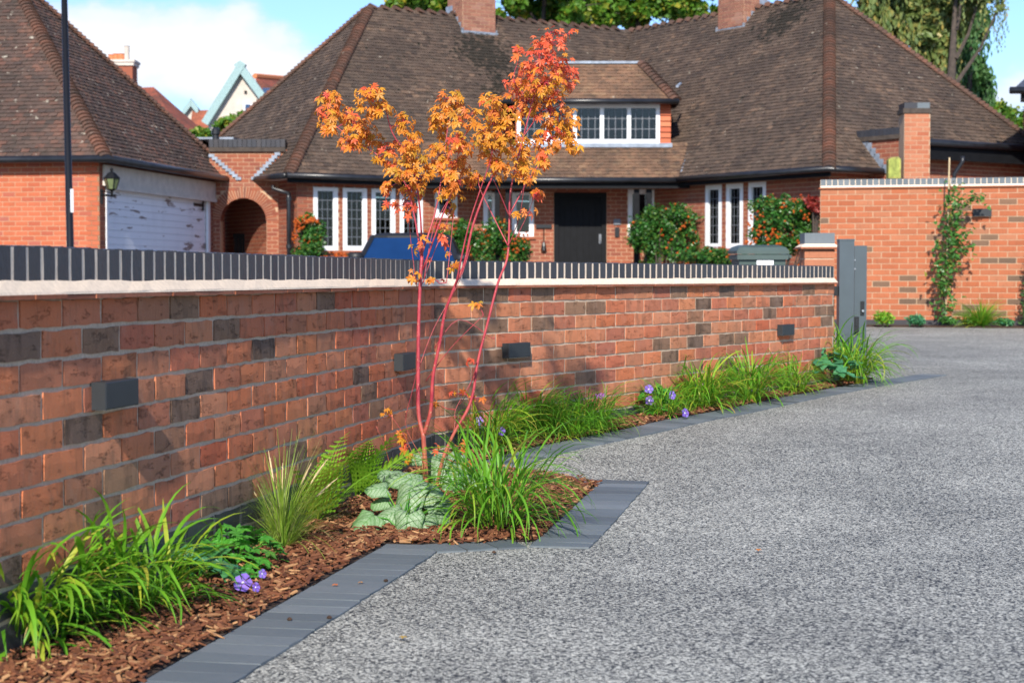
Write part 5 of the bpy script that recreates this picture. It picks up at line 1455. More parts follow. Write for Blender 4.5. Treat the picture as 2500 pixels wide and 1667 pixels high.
mound(G(575, 1395), 'low green geranium mound with one large open violet flower in front of the long wall', 110, .15, .11, .038, GL, 8, ((593, 1422, -.14, .1),), fs=.027)
mound(G(632, 1425), 'pair of small violet blooms lying by the large open violet flower', 7, .03, .03, .02, GL, 19, ((640, 1400, -.02, .7), (624, 1433, -.03, .8)), fs=.014)
mound(G(480, 1430), 'low blue green leaves between the leafy grass and the geranium mound', 40, .12, .09, .045, GB, 9, name='lady_mantle')
mound(G(1570, 1012), 'bright green mound with violet flowers below the sunlit wall', 120, .24, .16, .05, GL, 10, ((1472, 966, -.3, -.3), (1584, 950, -.2, .1), (1585, 978, -.25, .3), (1487, 1012, -.3, 0), (1640, 965, -.2, .6), (1518, 966, -.3, 0), (1672, 1008, -.15, .7), (1466, 958, -.3, .3)), fs=.027)
mound(G(2015, 942), 'broad leaved blue green plant next to the grass at the gate post', 60, .26, .22, .085, GB, 12, ((1968, 890, -.05, 0), (1975, 915, -.1, .3)), name='lady_mantle', fm=FM2, fs=.025)
mound(G(1100, 1075), 'leafy geranium with violet flowers behind the maple stems', 60, .17, .2, .045, GL, 14, ((1095, 1060, -.45, -.2), (1222, 1052, -.5, .3), (1168, 1028, -.4, 0)), fs=.024)
def verbena(base, tips, label, seed):
    base = Vector((base.x, base.y, bedz(base.x, base.y))); t = thing('verbena', base, label, 'flower', 'purple stalks along the sunlit wall'); r = random.Random(seed)
    for (x, y) in tips:
        p = W(x, y, base.y + r.uniform(-.05, .08))
        s = MB(); s.tube([base, base.lerp(p, .5) + Vector((r.uniform(-.03, .03), 0, .02)), p], .0014, 4); part('stalk', s, M['geranium'], t)
        for k in range(3):
            flower(t, p + Vector((r.uniform(-.012, .012), r.uniform(-.01, .01), r.uniform(-.012, .012))), (r.uniform(-.6, .6), -1, r.uniform(-.2, .6)), .011, FM2)
verbena(G(1250, 1065), ((1240, 945), (1250, 960), (1276, 968), (1300, 971)), 'thin stalks with tiny magenta flowers under the sunlit wall light', 3)
verbena(G(1460, 1045), ((1458, 963), (1470, 965)), 'pair of magenta flower stalks beside the violet flowered mound', 4)
verbena(G(1700, 995), ((1683, 910), (1690, 905)), 'magenta flower stalks inside the rounded bright grass', 5)
verbena(G(1995, 935), ((1985, 855), (2003, 865), (1968, 882)), 'magenta flower stalks between the broad leaved plant and the gate post', 6)

# ------------------------------------------------------------------ the coral bark maple
def build_maple():
    b0 = G(1040, 1196, .01); YM = b0.y
    t = thing('maple_tree', b0, 'young maple with coral red stems and orange autumn leaves in the planter', 'tree')
    r = random.Random(42)
    s = YM / FPX
    def st(pts, rad0, rad1, dy0=0.0, dy1=0.0, n=8, name='stem'):
        P = [W(x, y, YM + dy0 + (dy1 - dy0) * i / (len(pts) - 1)) for i, (x, y) in enumerate(pts)]
        # smooth the polyline
        Q = []
        for i in range(len(P) - 1):
            p0, p1, p2, p3 = P[max(i - 1, 0)], P[i], P[i + 1], P[min(i + 2, len(P) - 1)]
            for k in range(4):
                q = k / 4
                Q.append(.5 * ((2 * p1) + (p2 - p0) * q + (2 * p0 - 5 * p1 + 4 * p2 - p3) * q * q + (3 * p1 - p0 - 3 * p2 + p3) * q ** 3))
        Q.append(P[-1])
        m = len(Q); rr = [max(.8, .43 * (rad0 + (rad1 - rad0) * (i / (m - 1)))) * s * (1 + .05 * r.uniform(-1, 1)) for i in range(m)]
        b = MB(); b.tube(Q, rr, n); part(name, b, M['coral'], t, smooth=True); return Q
    S = []
    S.append(st([(1041, 1215), (1039, 1150), (1036, 1100), (1033, 1055)], 15.5, 13.5, n=12, name='trunk'))
    A = st([(1035, 1068), (1022, 1010), (1021, 900), (1022, 790), (1026, 690), (1030, 625)], 12, 9.5, 0, .05, 10); S.append(A)
    Bq = st([(1034, 1064), (1052, 1000), (1057, 920), (1074, 835), (1086, 765), (1112, 695), (1135, 640), (1152, 560), (1180, 480), (1208, 420)], 11.5, 5, 0, -.12, 10); S.append(Bq)
    Cq = st([(1062, 1210), (1080, 1125), (1108, 1058), (1140, 1003), (1156, 955), (1166, 885), (1190, 790), (1216, 690), (1238, 632), (1243, 560), (1245, 480), (1256, 420), (1276, 340), (1305, 230), (1328, 130), (1345, 78)], 10.5, 2.5, -.06, -.02, 10); S.append(Cq)
    S.append(st([(1030, 640), (1010, 520), (985, 440), (930, 385), (870, 345), (812, 300), (800, 255)], 6, 1.6, .05, .12))
    S.append(st([(1031, 630), (1024, 500), (1004, 400), (958, 325), (940, 260), (925, 225)], 6, 1.5, .05, -.1))
    S.append(st([(1030, 620), (1062, 520), (1080, 420), (1092, 320), (1108, 240)], 5.5, 1.5, .05, .16))
    S.append(st([(1032, 660), (1075, 540), (1105, 460), (1120, 370), (1150, 300)], 5, 1.5, .05, -.05))
    S.append(st([(1112, 700), (1142, 560), (1172, 465), (1200, 380), (1212, 280)], 5, 1.5, -.08, -.2))
    S.append(st([(1240, 600), (1205, 530), (1172, 462), (1168, 430)], 4, 1.5, -.05, .1))
    S.append(st([(1242, 600), (1268, 530), (1280, 450)], 2.6, 1.2, -.05, -.18, 6))
    S.append(st([(1244, 530), (1218, 468), (1205, 440)], 4, 1.6, -.05, -.2))
    S.append(st([(1246, 520), (1290, 440), (1335, 378), (1385, 335)], 4.5, 1.4, -.05, .1))
    S.append(st([(1277, 335), (1330, 260), (1385, 195)], 3, 1.2, -.03, .12))
    S.append(st([(1300, 250), (1255, 200), (1265, 150)], 2.6, 1.0, -.03, .1))
    S.append(st([(1022, 900), (1060, 800), (1120, 690), (1150, 600)], 2.2, 1.0, .03, .22, 6))
    S.append(st([(1028, 700), (1062, 610), (1092, 540), (1100, 490)], 2.5, 1, .04, .2, 6))
    # pale dead shoots and low side shoots
    for pts in ([(1018, 700), (1004, 600), (998, 520)], [(1034, 690), (1058, 560), (1105, 470)], [(1090, 690), (1100, 600), (1108, 520)], [(1255, 590), (1290, 520), (1305, 475)],
                [(1060, 850), (1120, 780), (1200, 825), (1205, 822)], [(1040, 930), (1100, 850), (1180, 770)], [(1162, 900), (1140, 960), (1120, 990)], [(1028, 1190), (1012, 1120), (985, 1060), (955, 1015)], [(1034, 1190), (1030, 1120), (1008, 1080), (990, 1030), (1005, 960), (1022, 890)],
                [(1070, 1200), (1090, 1120), (1110, 1040), (1112, 1000), (1140, 950), (1165, 905)], [(960, 1170), (940, 1090), (918, 1040)]):
        S.append(st(pts, 2.6, 1.0, r.uniform(-.05, .05), r.uniform(-.12, .12), 5, 'shoot'))
    # leaf clusters: x, y, rx, ry, number, palette (0 gold, 1 orange, 2 red)
    CL = [(1343, 103, 42, 34, 34, 2), (1398, 82, 16, 12, 4, 2), (1318, 150, 55, 42, 46, 2), (1375, 165, 30, 32, 18, 2), (1330, 200, 52, 44, 46, 1), (1270, 125, 18, 10, 5, 2), (1385, 195, 26, 30, 18, 2), (1258, 200, 30, 22, 16, 2), (1285, 245, 50, 40, 42, 1),
          (1345, 265, 48, 46, 42, 1), (1385, 300, 26, 40, 22, 1), (1396, 352, 20, 28, 16, 0), (1345, 335, 40, 34, 26, 1), (1209, 263, 34, 28, 26, 0), (1236, 318, 40, 42, 42, 0), (1204, 366, 34, 32, 30, 0), (1276, 372, 42, 42, 40, 0), (1226, 410, 34, 26, 24, 1), (1282, 425, 30, 22, 18, 0), (1330, 385, 24, 24, 12, 1), (1180, 318, 22, 40, 18, 0), (1190, 240, 18, 14, 7, 1),
          (1100, 240, 30, 22, 20, 1), (1092, 282, 44, 28, 34, 0), (1142, 285, 26, 26, 16, 1), (1070, 312, 24, 22, 14, 0), (1120, 352, 36, 28, 24, 1), (1074, 378, 34, 26, 22, 0), (1112, 405, 36, 24, 24, 1), (1150, 432, 28, 24, 18, 1), (1060, 415, 26, 18, 14, 0),
          (805, 238, 28, 16, 16, 1), (800, 275, 30, 22, 22, 1), (802, 306, 24, 20, 14, 0), (846, 282, 26, 24, 18, 1), (900, 228, 34, 18, 22, 1), (920, 262, 42, 22, 30, 0), (874, 310, 36, 26, 28, 1), (856, 346, 28, 18, 18, 1), (905, 335, 30, 24, 20, 0), (985, 300, 28, 22, 18, 0), (948, 370, 40, 30, 34, 1), (998, 345, 28, 28, 20, 0), (1012, 380, 28, 24, 18, 0),
          (975, 420, 36, 26, 26, 1), (1020, 428, 30, 24, 20, 0), (1010, 465, 30, 18, 16, 1), (942, 455, 18, 16, 8, 1), (1098, 470, 34, 18, 18, 0), (1095, 505, 22, 20, 10, 0), (990, 488, 18, 16, 8, 2), (995, 515, 26, 16, 10, 2), (950, 500, 22, 12, 8, 2), (1108, 440, 24, 20, 12, 1),
          (1020, 594, 36, 20, 12, 1), (1085, 552, 26, 10, 7, 1), (1086, 582, 22, 14, 8, 2), (1010, 672, 16, 14, 6, 1), (1064, 684, 22, 6, 6, 1), (1040, 630, 14, 10, 3, 1), (1308, 470, 16, 12, 7, 1), (1294, 516, 18, 8, 6, 1), (1255, 520, 8, 6, 3, 1), (1105, 650, 14, 8, 5, 1), (1095, 622, 8, 6, 3, 1), (1185, 640, 0, 0, 0, 1), (1153, 880, 12, 6, 4, 2), (1118, 960, 22, 8, 7, 2), (1170, 970, 24, 6, 5, 1),
          (943, 1003, 20, 8, 6, 0), (970, 1062, 22, 12, 6, 1), (992, 1090, 12, 8, 4, 2), (1000, 1108, 20, 14, 8, 0), (1062, 1095, 18, 10, 5, 1), (1135, 1090, 16, 12, 4, 1), (1140, 1128, 10, 4, 2, 2), (1165, 745, 14, 14, 4, 1), (1060, 985, 10, 6, 3, 1)]
    LV = {k: [palmate(M[m], 'leaf', 7 if k2 % 2 else 5, 600 + k2, .40, 2.15, .50, .20) for k2 in range(6)] for k, m in ((0, 'maple_gold'), (1, 'maple_orange'), (2, 'maple_red'))}
    allpts = [p for Q in S[3:] for p in Q]
    leaves = []
    for i, (x, y, rx, ry, n, pal) in enumerate(CL):
        if n == 0: continue
        c0 = W(x, y, YM)
        near = min(allpts, key=lambda p: (p.x - c0.x) ** 2 + (p.z - c0.z) ** 2)
        dy = (near.y - YM) + r.uniform(-.10, .10); c = W(x, y, YM + dy)
        if (c - near).length > .012:
            b = MB(); m = (near + c) / 2 + Vector((r.uniform(-.01, .01), 0, -.008)); b.tube([near, m, c], [.0028, .002, .0012], 5); part('twig', b, M['coral'], t)
        tw = MB(); n = int(n * 1.7) if y < 480 else int(n * .75 + .6)
        for k in range(n):
            while True:
                a, bq, cq = r.uniform(-1, 1), r.uniform(-1, 1), r.uniform(-1, 1)
                if a * a + bq * bq + cq * cq < 1: break
            p = c + Vector((a * rx * s * 1.12, cq * max(rx, ry) * s * 1.0, bq * ry * s * 1.12))
            d = Vector((p.x - c.x, p.y - c.y - .025, (p.z - c.z) * .6 - .018 + r.uniform(-.02, .015)))
            pp = pal
            q = r.random()
            if q < .17: pp = min(2, pal + 1)
            elif q < .32: pp = max(0, pal - 1)
            sz = r.uniform(.017, .036) * (.85 if y < 130 else 1)
            # leaves face the light: tilt the blade towards the sun side
            roll = r.uniform(-.9, .9); tl = r.uniform(.2, 1.1)
            Mx = Matrix.Translation(p) @ rot_to(d, roll) @ Matrix.Rotation(tl, 4, 'Y') @ Matrix.Diagonal((sz, sz * r.uniform(.75, 1), sz, 1))
            leaves.append((pp, Mx, sz))
            if k % 3 == 0: tw.tube([c, (c + p) / 2 + Vector((0, 0, -.004)), p], [.0013, .001, .0007], 4)
        if tw.v: part('twigs', tw, M['coral'], t, kind='stuff')
    order = sorted(range(len(leaves)), key=lambda i: -leaves[i][2] / leaves[i][1].translation.y)
    keep = set(order[:300]); rest = {0: MB(), 1: MB(), 2: MB()}
    for i, (pp, Mx, sz) in enumerate(leaves):
        me = r.choice(LV[pp])
        if i in keep: inst('leaf', me, t, Mx)
        else: rest[pp].add([Mx @ v.co for v in me.vertices], [tuple(p.vertices) for p in me.polygons], r.random())
    for k, nm in ((0, 'maple_gold'), (1, 'maple_orange'), (2, 'maple_red')): part('foliage', rest[k], M[nm], t, kind='stuff')
build_maple()

# fallen leaves and crumbs
def crumbs():
    r = random.Random(6)
    lm = palmate(M['maple_orange'], 'fallen_leaf', 5, 9, .5, 2.1, .6, .2)
    for (x, y) in ((1002, 1316), (880, 1420), (820, 1425), (1852, 1340), (985, 1552)):
        p = G(x, y, .012)
        o = inst('fallen_leaf', lm, None, Matrix.Translation(p) @ Matrix.Rotation(r.uniform(0, 6), 4, 'Z') @ Matrix.Scale(.016 if x != 1002 else .035, 4))
        o.matrix_basis = Matrix.Translation(p) @ Matrix.Rotation(r.uniform(0, 6), 4, 'Z') @ Matrix.Scale(.014 if x != 1002 else .045, 4)
        tag(o, {1002: 'large curled brown leaf lying on the mulch below the silvery leaved plant', 880: 'small fallen leaf on the inner edge of the grey setts', 820: 'fallen leaf lying on the setts beside the pale tuft', 1852: 'small orange leaf lying alone on the open drive', 985: 'tiny fallen leaf on the gravel near the setts'}[x], 'leaf', 'fallen leaves')
    cm = MB(); cm.lathe((0, 0, 0), [(.3, 0), (.9, .3), (.8, .8), (.3, 1.1)], 7); cme = sample_mesh('soil_crumb', cm, M['soil'])
    for (x, y, l) in ((707, 1514, 'small dark soil crumb on the setts beside the geranium'), (942, 1420, 'small dark crumb at the gravel edge of the setts'), (804, 1510, 'tiny crumb on the gravel edge next to the long row of setts'), (1206, 1350, 'dark crumb at the step in the sett edging')):
        o = inst('soil_crumb', cme, None, Matrix.Translation(G(x, y, .006)) @ Matrix.Rotation(r.uniform(0, 6), 4, 'Z') @ Matrix.Scale(.008, 4)); tag(o, l, 'soil crumb', 'soil crumbs')
crumbs()

# ================================================================== shrubs, climber, trees
def leaf_cloud(mb, r, blobs, n, size, asp=.6, shell=.55):
    """leaf sized faces spread through lumpy ellipsoids: (centre, rx, ry, rz)"""
    wts = [b[1] * b[2] * b[3] for b in blobs]; tot = sum(wts)
    for (c, rx, ry, rz), w in zip(blobs, wts):
        c = Vector(c); k = max(4, int(n * w / tot))
        for i in range(k):
            d = Vector((r.gauss(0, 1), r.gauss(0, 1), r.gauss(0, 1))).normalized(); q = shell + (1 - shell) * r.random() ** .5
            q *= .84 + .55 * noise.noise(c * 3 + d * 2.6) + (.25 * r.random() if r.random() < .08 else 0)
            p = c + Vector((d.x * rx, d.y * ry, d.z * rz)) * q
            a = Vector((r.gauss(0, 1), r.gauss(0, 1), r.gauss(0, .7))).normalized(); bb = (d * .7 + Vector((r.gauss(0, .6), r.gauss(0, .6), r.gauss(0, .6)))).cross(a)
            if bb.length < 1e-3: continue
            bb.normalize(); s = size * r.uniform(.6, 1.3); e = bb * s * asp * .5; f = a * s * .5
            mb.add([p - f, p + e + (d * s * .08), p + f, p - e + (d * s * .08)], [(0, 1, 2, 3)], r.random())
def shrub(label, Y, blobs_px, n, size, berries=0, mat='pyra', bmat='berry', name='pyracantha_shrub', group='clipped shrubs against the house', seed=1, dep=.35, red=None):
    r = random.Random(seed); k = Y / FPX
    bl = [(W(x, y, Y), rx * k * 1.14, dep, ry * k * 1.14) for x, y, rx, ry in blobs_px]
    c = bl[0][0]; t = thing(name, (c.x, Y, 0), label, 'shrub', group)
    sub = []
    for p, rx, ry, rz in bl:
        for i in range(9):
            d = Vector((r.gauss(0, 1), r.gauss(0, 1), r.gauss(0, 1))).normalized() * r.uniform(.35, 1.0); q = r.uniform(.34, .56)
            sub.append((p + Vector((d.x * rx, d.y * ry, d.z * rz)), rx * q, ry * q, rz * q))
    b = MB(); leaf_cloud(b, r, sub, int(n * 1.35), size, .6, .3); part('foliage', b, M[mat], t, kind='stuff')
    s = MB()
    for p, rx, ry, rz in bl:
        for i in range(3):
            q = p + Vector((r.uniform(-.5, .5) * rx, 0, -rz * .3)); s.tube([(c.x + r.uniform(-.15, .15), Y, -.05), (q.x * .6 + c.x * .4, Y + r.uniform(-.1, .1), q.z * .5), q], [.03, .02, .008], 5)
    part('stems', s, M['bark'], t, kind='stuff')
    s = MB(); s.tube([(c.x, Y, -.08), (c.x + .03, Y, c.z * .5), (c.x, Y, c.z)], [.045, .035, .015], 7); part('main_stem', s, M['bark'], t)
    if berries:
        berries = int(berries * .5)
        q = MB()
        for i in range(berries):
            p, rx, ry, rz = r.choice(bl); d = Vector((r.gauss(0, 1), -abs(r.gauss(0, 1)), r.gauss(0, 1))).normalized()
            if noise.noise((p + Vector((d.x * rx, d.y * ry, d.z * rz))) * 3.1) < .06: continue
            e = p + Vector((d.x * rx, d.y * ry, d.z * rz)) * r.uniform(.85, 1.02); z = r.uniform(.018, .034)
            q.add([e + Vector((z, 0, 0)), e + Vector((0, z, 0)), e - Vector((z, 0, 0)), e - Vector((0, z, 0)), e + UP * z, e - UP * z], [(0, 1, 4), (1, 2, 4), (2, 3, 4), (3, 0, 4), (1, 0, 5), (2, 1, 5), (3, 2, 5), (0, 3, 5)], r.random())
        part('berries', q, M[bmat], t, kind='stuff')
    return t
shrub('upright berried shrub covered in orange berries next to the corner downpipe', 33.55, [(752, 575, 34, 40), (757, 620, 38, 38), (748, 545, 26, 18)], 3000, .07, 900, seed=1)
shrub('low strip of orange berried shrub under the left wing windows', 34.0, [(815, 632, 50, 15), (870, 635, 40, 12)], 1000, .06, 700, seed=2)
shrub('wide dark green shrub with orange berries between the left wing and the porch posts', 35.2, [(1090, 575, 45, 38), (1150, 590, 55, 48), (1215, 590, 60, 50), (1262, 605, 36, 45), (1060, 600, 40, 36)], 7000, .075, 700, seed=3)
shrub('rounded dark green shrub right of the porch posts', 34.9, [(1610, 560, 70, 52), (1640, 540, 55, 38), (1590, 610, 55, 45), (1668, 575, 32, 50), (1570, 570, 25, 50)], 7000, .075, 160, seed=4)
shrub('low berried shrub under the right wing windows', 33.0, [(1700, 630, 45, 24), (1750, 628, 50, 22), (1790, 635, 30, 20)], 2500, .065, 420, seed=5)
shrub('large berried shrub at the corner of the right wing behind the bin', 31.0, [(1880, 540, 55, 50), (1930, 520, 60, 42), (1975, 560, 40, 60), (1870, 590, 45, 48), (1930, 600, 60, 50), (1900, 495, 40, 20)], 8000, .07, 950, seed=6)
shrub('patch of dark red leaves on top of the corner shrub', 30.7, [(1985, 495, 26, 20), (2000, 510, 18, 22)], 500, .07, 0, 'redleaf', name='red_leaved_climber', seed=7, dep=.2)
shrub('pale green bush showing between garage roof and house roof', 46, [(520, 335, 50, 25), (560, 310, 40, 26), (490, 350, 30, 18), (600, 290, 25, 16), (640, 278, 16, 12)], 3000, .16, 0, 'treeleaf', name='garden_bush', group='bushes behind the roofs', seed=8, dep=1.0)
shrub('green bush beyond the right wing roof slope', 48, [(2475, 290, 40, 40), (2500, 320, 45, 40), (2450, 280, 18, 26)], 1600, .18, 0, 'treeleaf', name='garden_bush', group='bushes behind the roofs', seed=9, dep=1.0)

def climber():
    Y = 21.9
    base = W(2310, 770, Y); t = thing('wall_climber', (base.x, Y, gz(Y)), 'thin evergreen climber tied to a bamboo cane on the tall far wall', 'climber')
    b = MB(); b.tube([W(2309, 770, Y - .05), W(2318, 385, Y - .05)], .011, 6); part('bamboo_cane', b, M['cane'], t)
    r = random.Random(4); leaf = MB(); stem = MB()
    runs = [[(2308, 765), (2300, 690), (2318, 620), (2312, 540), (2320, 450)], [(2316, 560), (2345, 500), (2375, 480), (2405, 488)], [(2312, 640), (2290, 600), (2285, 580)], [(2312, 650), (2340, 600), (2375, 605)], [(2318, 590), (2350, 570), (2370, 560)], [(2305, 700), (2290, 650), (2280, 640)]]
    lm = [palmate(M['climber'], 'leaf', 3, 700 + i, .7, .9, .9, .1) for i in range(3)]; cnt = 0
    for k, q in enumerate(runs):
        P = [W(x, y, Y + r.uniform(-.06, .04)) for x, y in q]; stem.tube(P, .008 if k == 0 else .005, 5)
        for i in range(len(P) - 1):
            m = int((P[i + 1] - P[i]).length / (.0038 if k == 0 else .009))
            for j in range(m):
                p = P[i].lerp(P[i + 1], j / m) + Vector((r.gauss(0, .07 if k == 0 else .05), r.uniform(-.14, .0), r.gauss(0, .045)))
                d = Vector((r.uniform(-1, 1), -.5, r.uniform(-.8, .2)))
                Mx = Matrix.Translation(p) @ rot_to(d, r.uniform(-1, 1)) @ Matrix.Scale(r.uniform(.04, .07), 4); cnt += 1
                if cnt % 2 == 0 and cnt < 560: inst('leaf', r.choice(lm), t, Mx)
                else:
                    me = r.choice(lm); leaf.add([Mx @ v.co for v in me.vertices], [tuple(p_.vertices) for p_ in me.polygons], r.random())
    part('stems', stem, M['bark'], t, kind='stuff'); part('foliage', leaf, M['climber'], t, kind='stuff')
climber()
def far_bed_plants():
    Y = 21.75
    for i, (x, y, rx, ry, mat, lab, nm) in enumerate(((2155, 775, 26, 18, 'blade', 'yellow green clump at the foot of the tall far wall end', 'bedding_plant'), (2235, 780, 22, 14, 'bluegreen', 'grey green cushion left of the climber foot', 'bedding_plant'), (2312, 781, 22, 10, 'climber', 'dark green cushion right under the climber', 'bedding_plant'), (2372, 785, 22, 9, 'treeleaf', 'pale cushion in front of the large grass at the far wall', 'bedding_plant'), (2450, 785, 24, 9, 'bluegreen', 'blue green cushion beside the far wall conifer', 'bedding_plant'))):
        k = Y / FPX; c = W(x, y, Y); t = thing(nm, (c.x, Y, gz(Y) + .02), lab, 'plant', 'plants at the foot of the far wall')
        b = MB(); leaf_cloud(b, random.Random(40 + i), [(c, rx * k, .12, ry * k), (c + Vector((rx * k * .4, -.04, -.02)), rx * k * .6, .1, ry * k * .8)], 420, .05, .45); part('foliage', b, M[mat], t, kind='stuff')
        s = MB(); s.tube([(c.x, Y, gz(Y)), c], [.012, .006], 5); part('stem', s, M['bark'], t)
    vs = [blade_mesh(M['blade2'], 'blade', 800 + i, curve=.9) for i in range(5)]
    c = W(2395, 780, 21.7); b = Vector((c.x, 21.7, gz(21.7)))
    t = thing('ornamental_grass', b, 'large arching grass at the foot of the tall far wall', 'grass', 'leafy ornamental grasses in the bed'); col = MB(); r = random.Random(9)
    for i in range(330):
        az = r.uniform(0, 6.283); Mx = Matrix.Translation(b) @ Matrix.Rotation(az, 4, 'Z') @ Matrix.Rotation(r.uniform(-.05, .6), 4, 'Y') @ Matrix.Diagonal((r.uniform(.25, .55), .3, r.uniform(.3, .55), 1)); me = r.choice(vs)
        col.add([Mx @ v.co for v in me.vertices], [tuple(p.vertices) for p in me.polygons], r.random())
    part('blades', col, M['blade2'], t, kind='stuff')
    c = W(2500, 700, 21.6); t = thing('conifer_shrub', (c.x + .05, 21.6, gz(21.6)), 'narrow dark conifer at the end of the tall far wall', 'shrub')
    bl = [((c.x + .12, 21.6, .35 + i * .16), .2 * (1 - i * .1), .2, .16) for i in range(6)]
    q = MB(); leaf_cloud(q, random.Random(3), bl, 1500, .05, .4); part('foliage', q, M['darkfol'], t, kind='stuff')
    s = MB(); s.tube([(c.x + .12, 21.6, .2), (c.x + .12, 21.6, 1.3)], [.02, .008], 6); part('trunk', s, M['bark'], t)
far_bed_plants()

def tree(label, Y, cx, trunk_px, blobs_px, n, size, mat, seed, dep=2.2, weep=0, name='garden_tree', group='trees beyond the house'):
    r = random.Random(seed); k = Y / FPX
    x0 = W(trunk_px, 500, Y).x; t = thing(name, (x0, Y, -.08), label, 'tree', group)
    bl = [(W(x, y, Y + r.uniform(-1, 1)), rx * k, min(dep, rx * k), ry * k) for x, y, rx, ry in blobs_px]
    top = max(b[0].z for b in bl); b = MB()
    tp = [(x0, Y, -.1), (x0 + .1, Y, top * .35), (x0 - .1, Y + .1, top * .7), (x0, Y, top)]
    b.tube(tp, [.26, .2, .13, .04], 8); part('trunk', b, M['bark'], t, smooth=True)
    l = MB()
    for c, rx, ry, rz in bl:
        s = Vector((x0, Y, max(1.5, c.z - abs(c.x - x0) * .8 - 1.2))); m = s.lerp(c, .55) + Vector((0, 0, -.25))
        l.tube([s, m, c, c + Vector((r.uniform(-.4, .4), 0, rz * .6))], [.07, .045, .025, .01], 6)
        for i in range(5):
            d = Vector((r.gauss(0, 1), r.gauss(0, 1), r.gauss(0, 1))).normalized(); l.tube([c, c + Vector((d.x * rx, d.y * ry, d.z * rz)) * .8], [.03, .006], 4)
    part('limbs', l, M['bark'], t, kind='stuff')
    f = MB()
    # split every blob into smaller clumps so that gaps show
    sub = []
    for c, rx, ry, rz in bl:
        for i in range(16):
            d = Vector((r.gauss(0, 1), r.gauss(0, 1), r.gauss(0, 1))).normalized() * r.uniform(.25, .95)
            q = r.uniform(.24, .42); sub.append((c + Vector((d.x * rx, d.y * ry, d.z * rz)), rx * q, ry * q, rz * q))
    leaf_cloud(f, r, sub, n, size, .65, .15)
    if weep:
        for c, rx, ry, rz in bl:
            for i in range(weep):
                a = r.uniform(0, 6.283); p = c + Vector((math.cos(a) * rx * r.uniform(.3, 1), math.sin(a) * ry * .8, rz * r.uniform(-.3, .5))); ln = r.uniform(.5, 1.5)
                for j in range(int(ln / .07)):
                    q = p + Vector((r.gauss(0, .05), r.gauss(0, .05), -j * .07)); s = size * r.uniform(.5, 1); d = Vector((r.gauss(0, 1), r.gauss(0, 1), r.gauss(0, 1))).normalized(); e = d.cross(UP)
                    f.add([q - UP * s * .5, q + e * s * .3, q + UP * s * .5, q - e * s * .3], [(0, 1, 2, 3)], r.random())
    part('crown', f, M[mat], t, kind='stuff')
tree('broad green tree with yellowing leaves left of the first chimney', 62, 0, 1010, [(990, -5, 60, 50), (1060, 15, 70, 50), (1080, -60, 90, 70), (970, -70, 60, 50), (1120, 20, 50, 50)], 19000, .28, 'treeleaf', 1)
tree('broad yellow green tree between the two chimneys, nearer the first', 62, 0, 1330, [(1260, 15, 70, 60), (1350, 20, 75, 65), (1420, 15, 60, 60), (1330, -80, 120, 80), (1250, -60, 70, 50)], 24000, .28, 'treeleaf', 2)
tree('broad yellow green tree between the two chimneys, nearer the second', 63, 0, 1560, [(1480, 28, 75, 55), (1560, 28, 75, 58), (1640, 18, 70, 55), (1540, -80, 130, 80), (1700, 18, 55, 50)], 24000, .28, 'treeleaf', 3)
tree('pale weeping birch rising over the right wing ridge', 52, 0, 2235, [(2160, 20, 80, 55), (2240, 60, 80, 70), (2300, 10, 100, 80), (2190, -60, 110, 60), (2290, 130, 60, 60)], 26000, .23, 'birchleaf', 4, weep=60, name='birch_tree')
tree('dark weeping tree hanging over the right wing roof', 54, 0, 2370, [(2365, 60, 50, 60), (2345, 140, 55, 55), (2385, 190, 48, 50), (2400, 235, 30, 32), (2340, 200, 50, 40)], 18000, .22, 'darkfol', 5, weep=60, name='weeping_tree')
tree('thin pale birch spray at the top of the weeping tree', 50, 0, 2330, [(2390, -5, 60, 26), (2440, 15, 22, 30), (2350, -40, 90, 40)], 2200, .14, 'birchleaf', 6, weep=16, name='birch_tree')

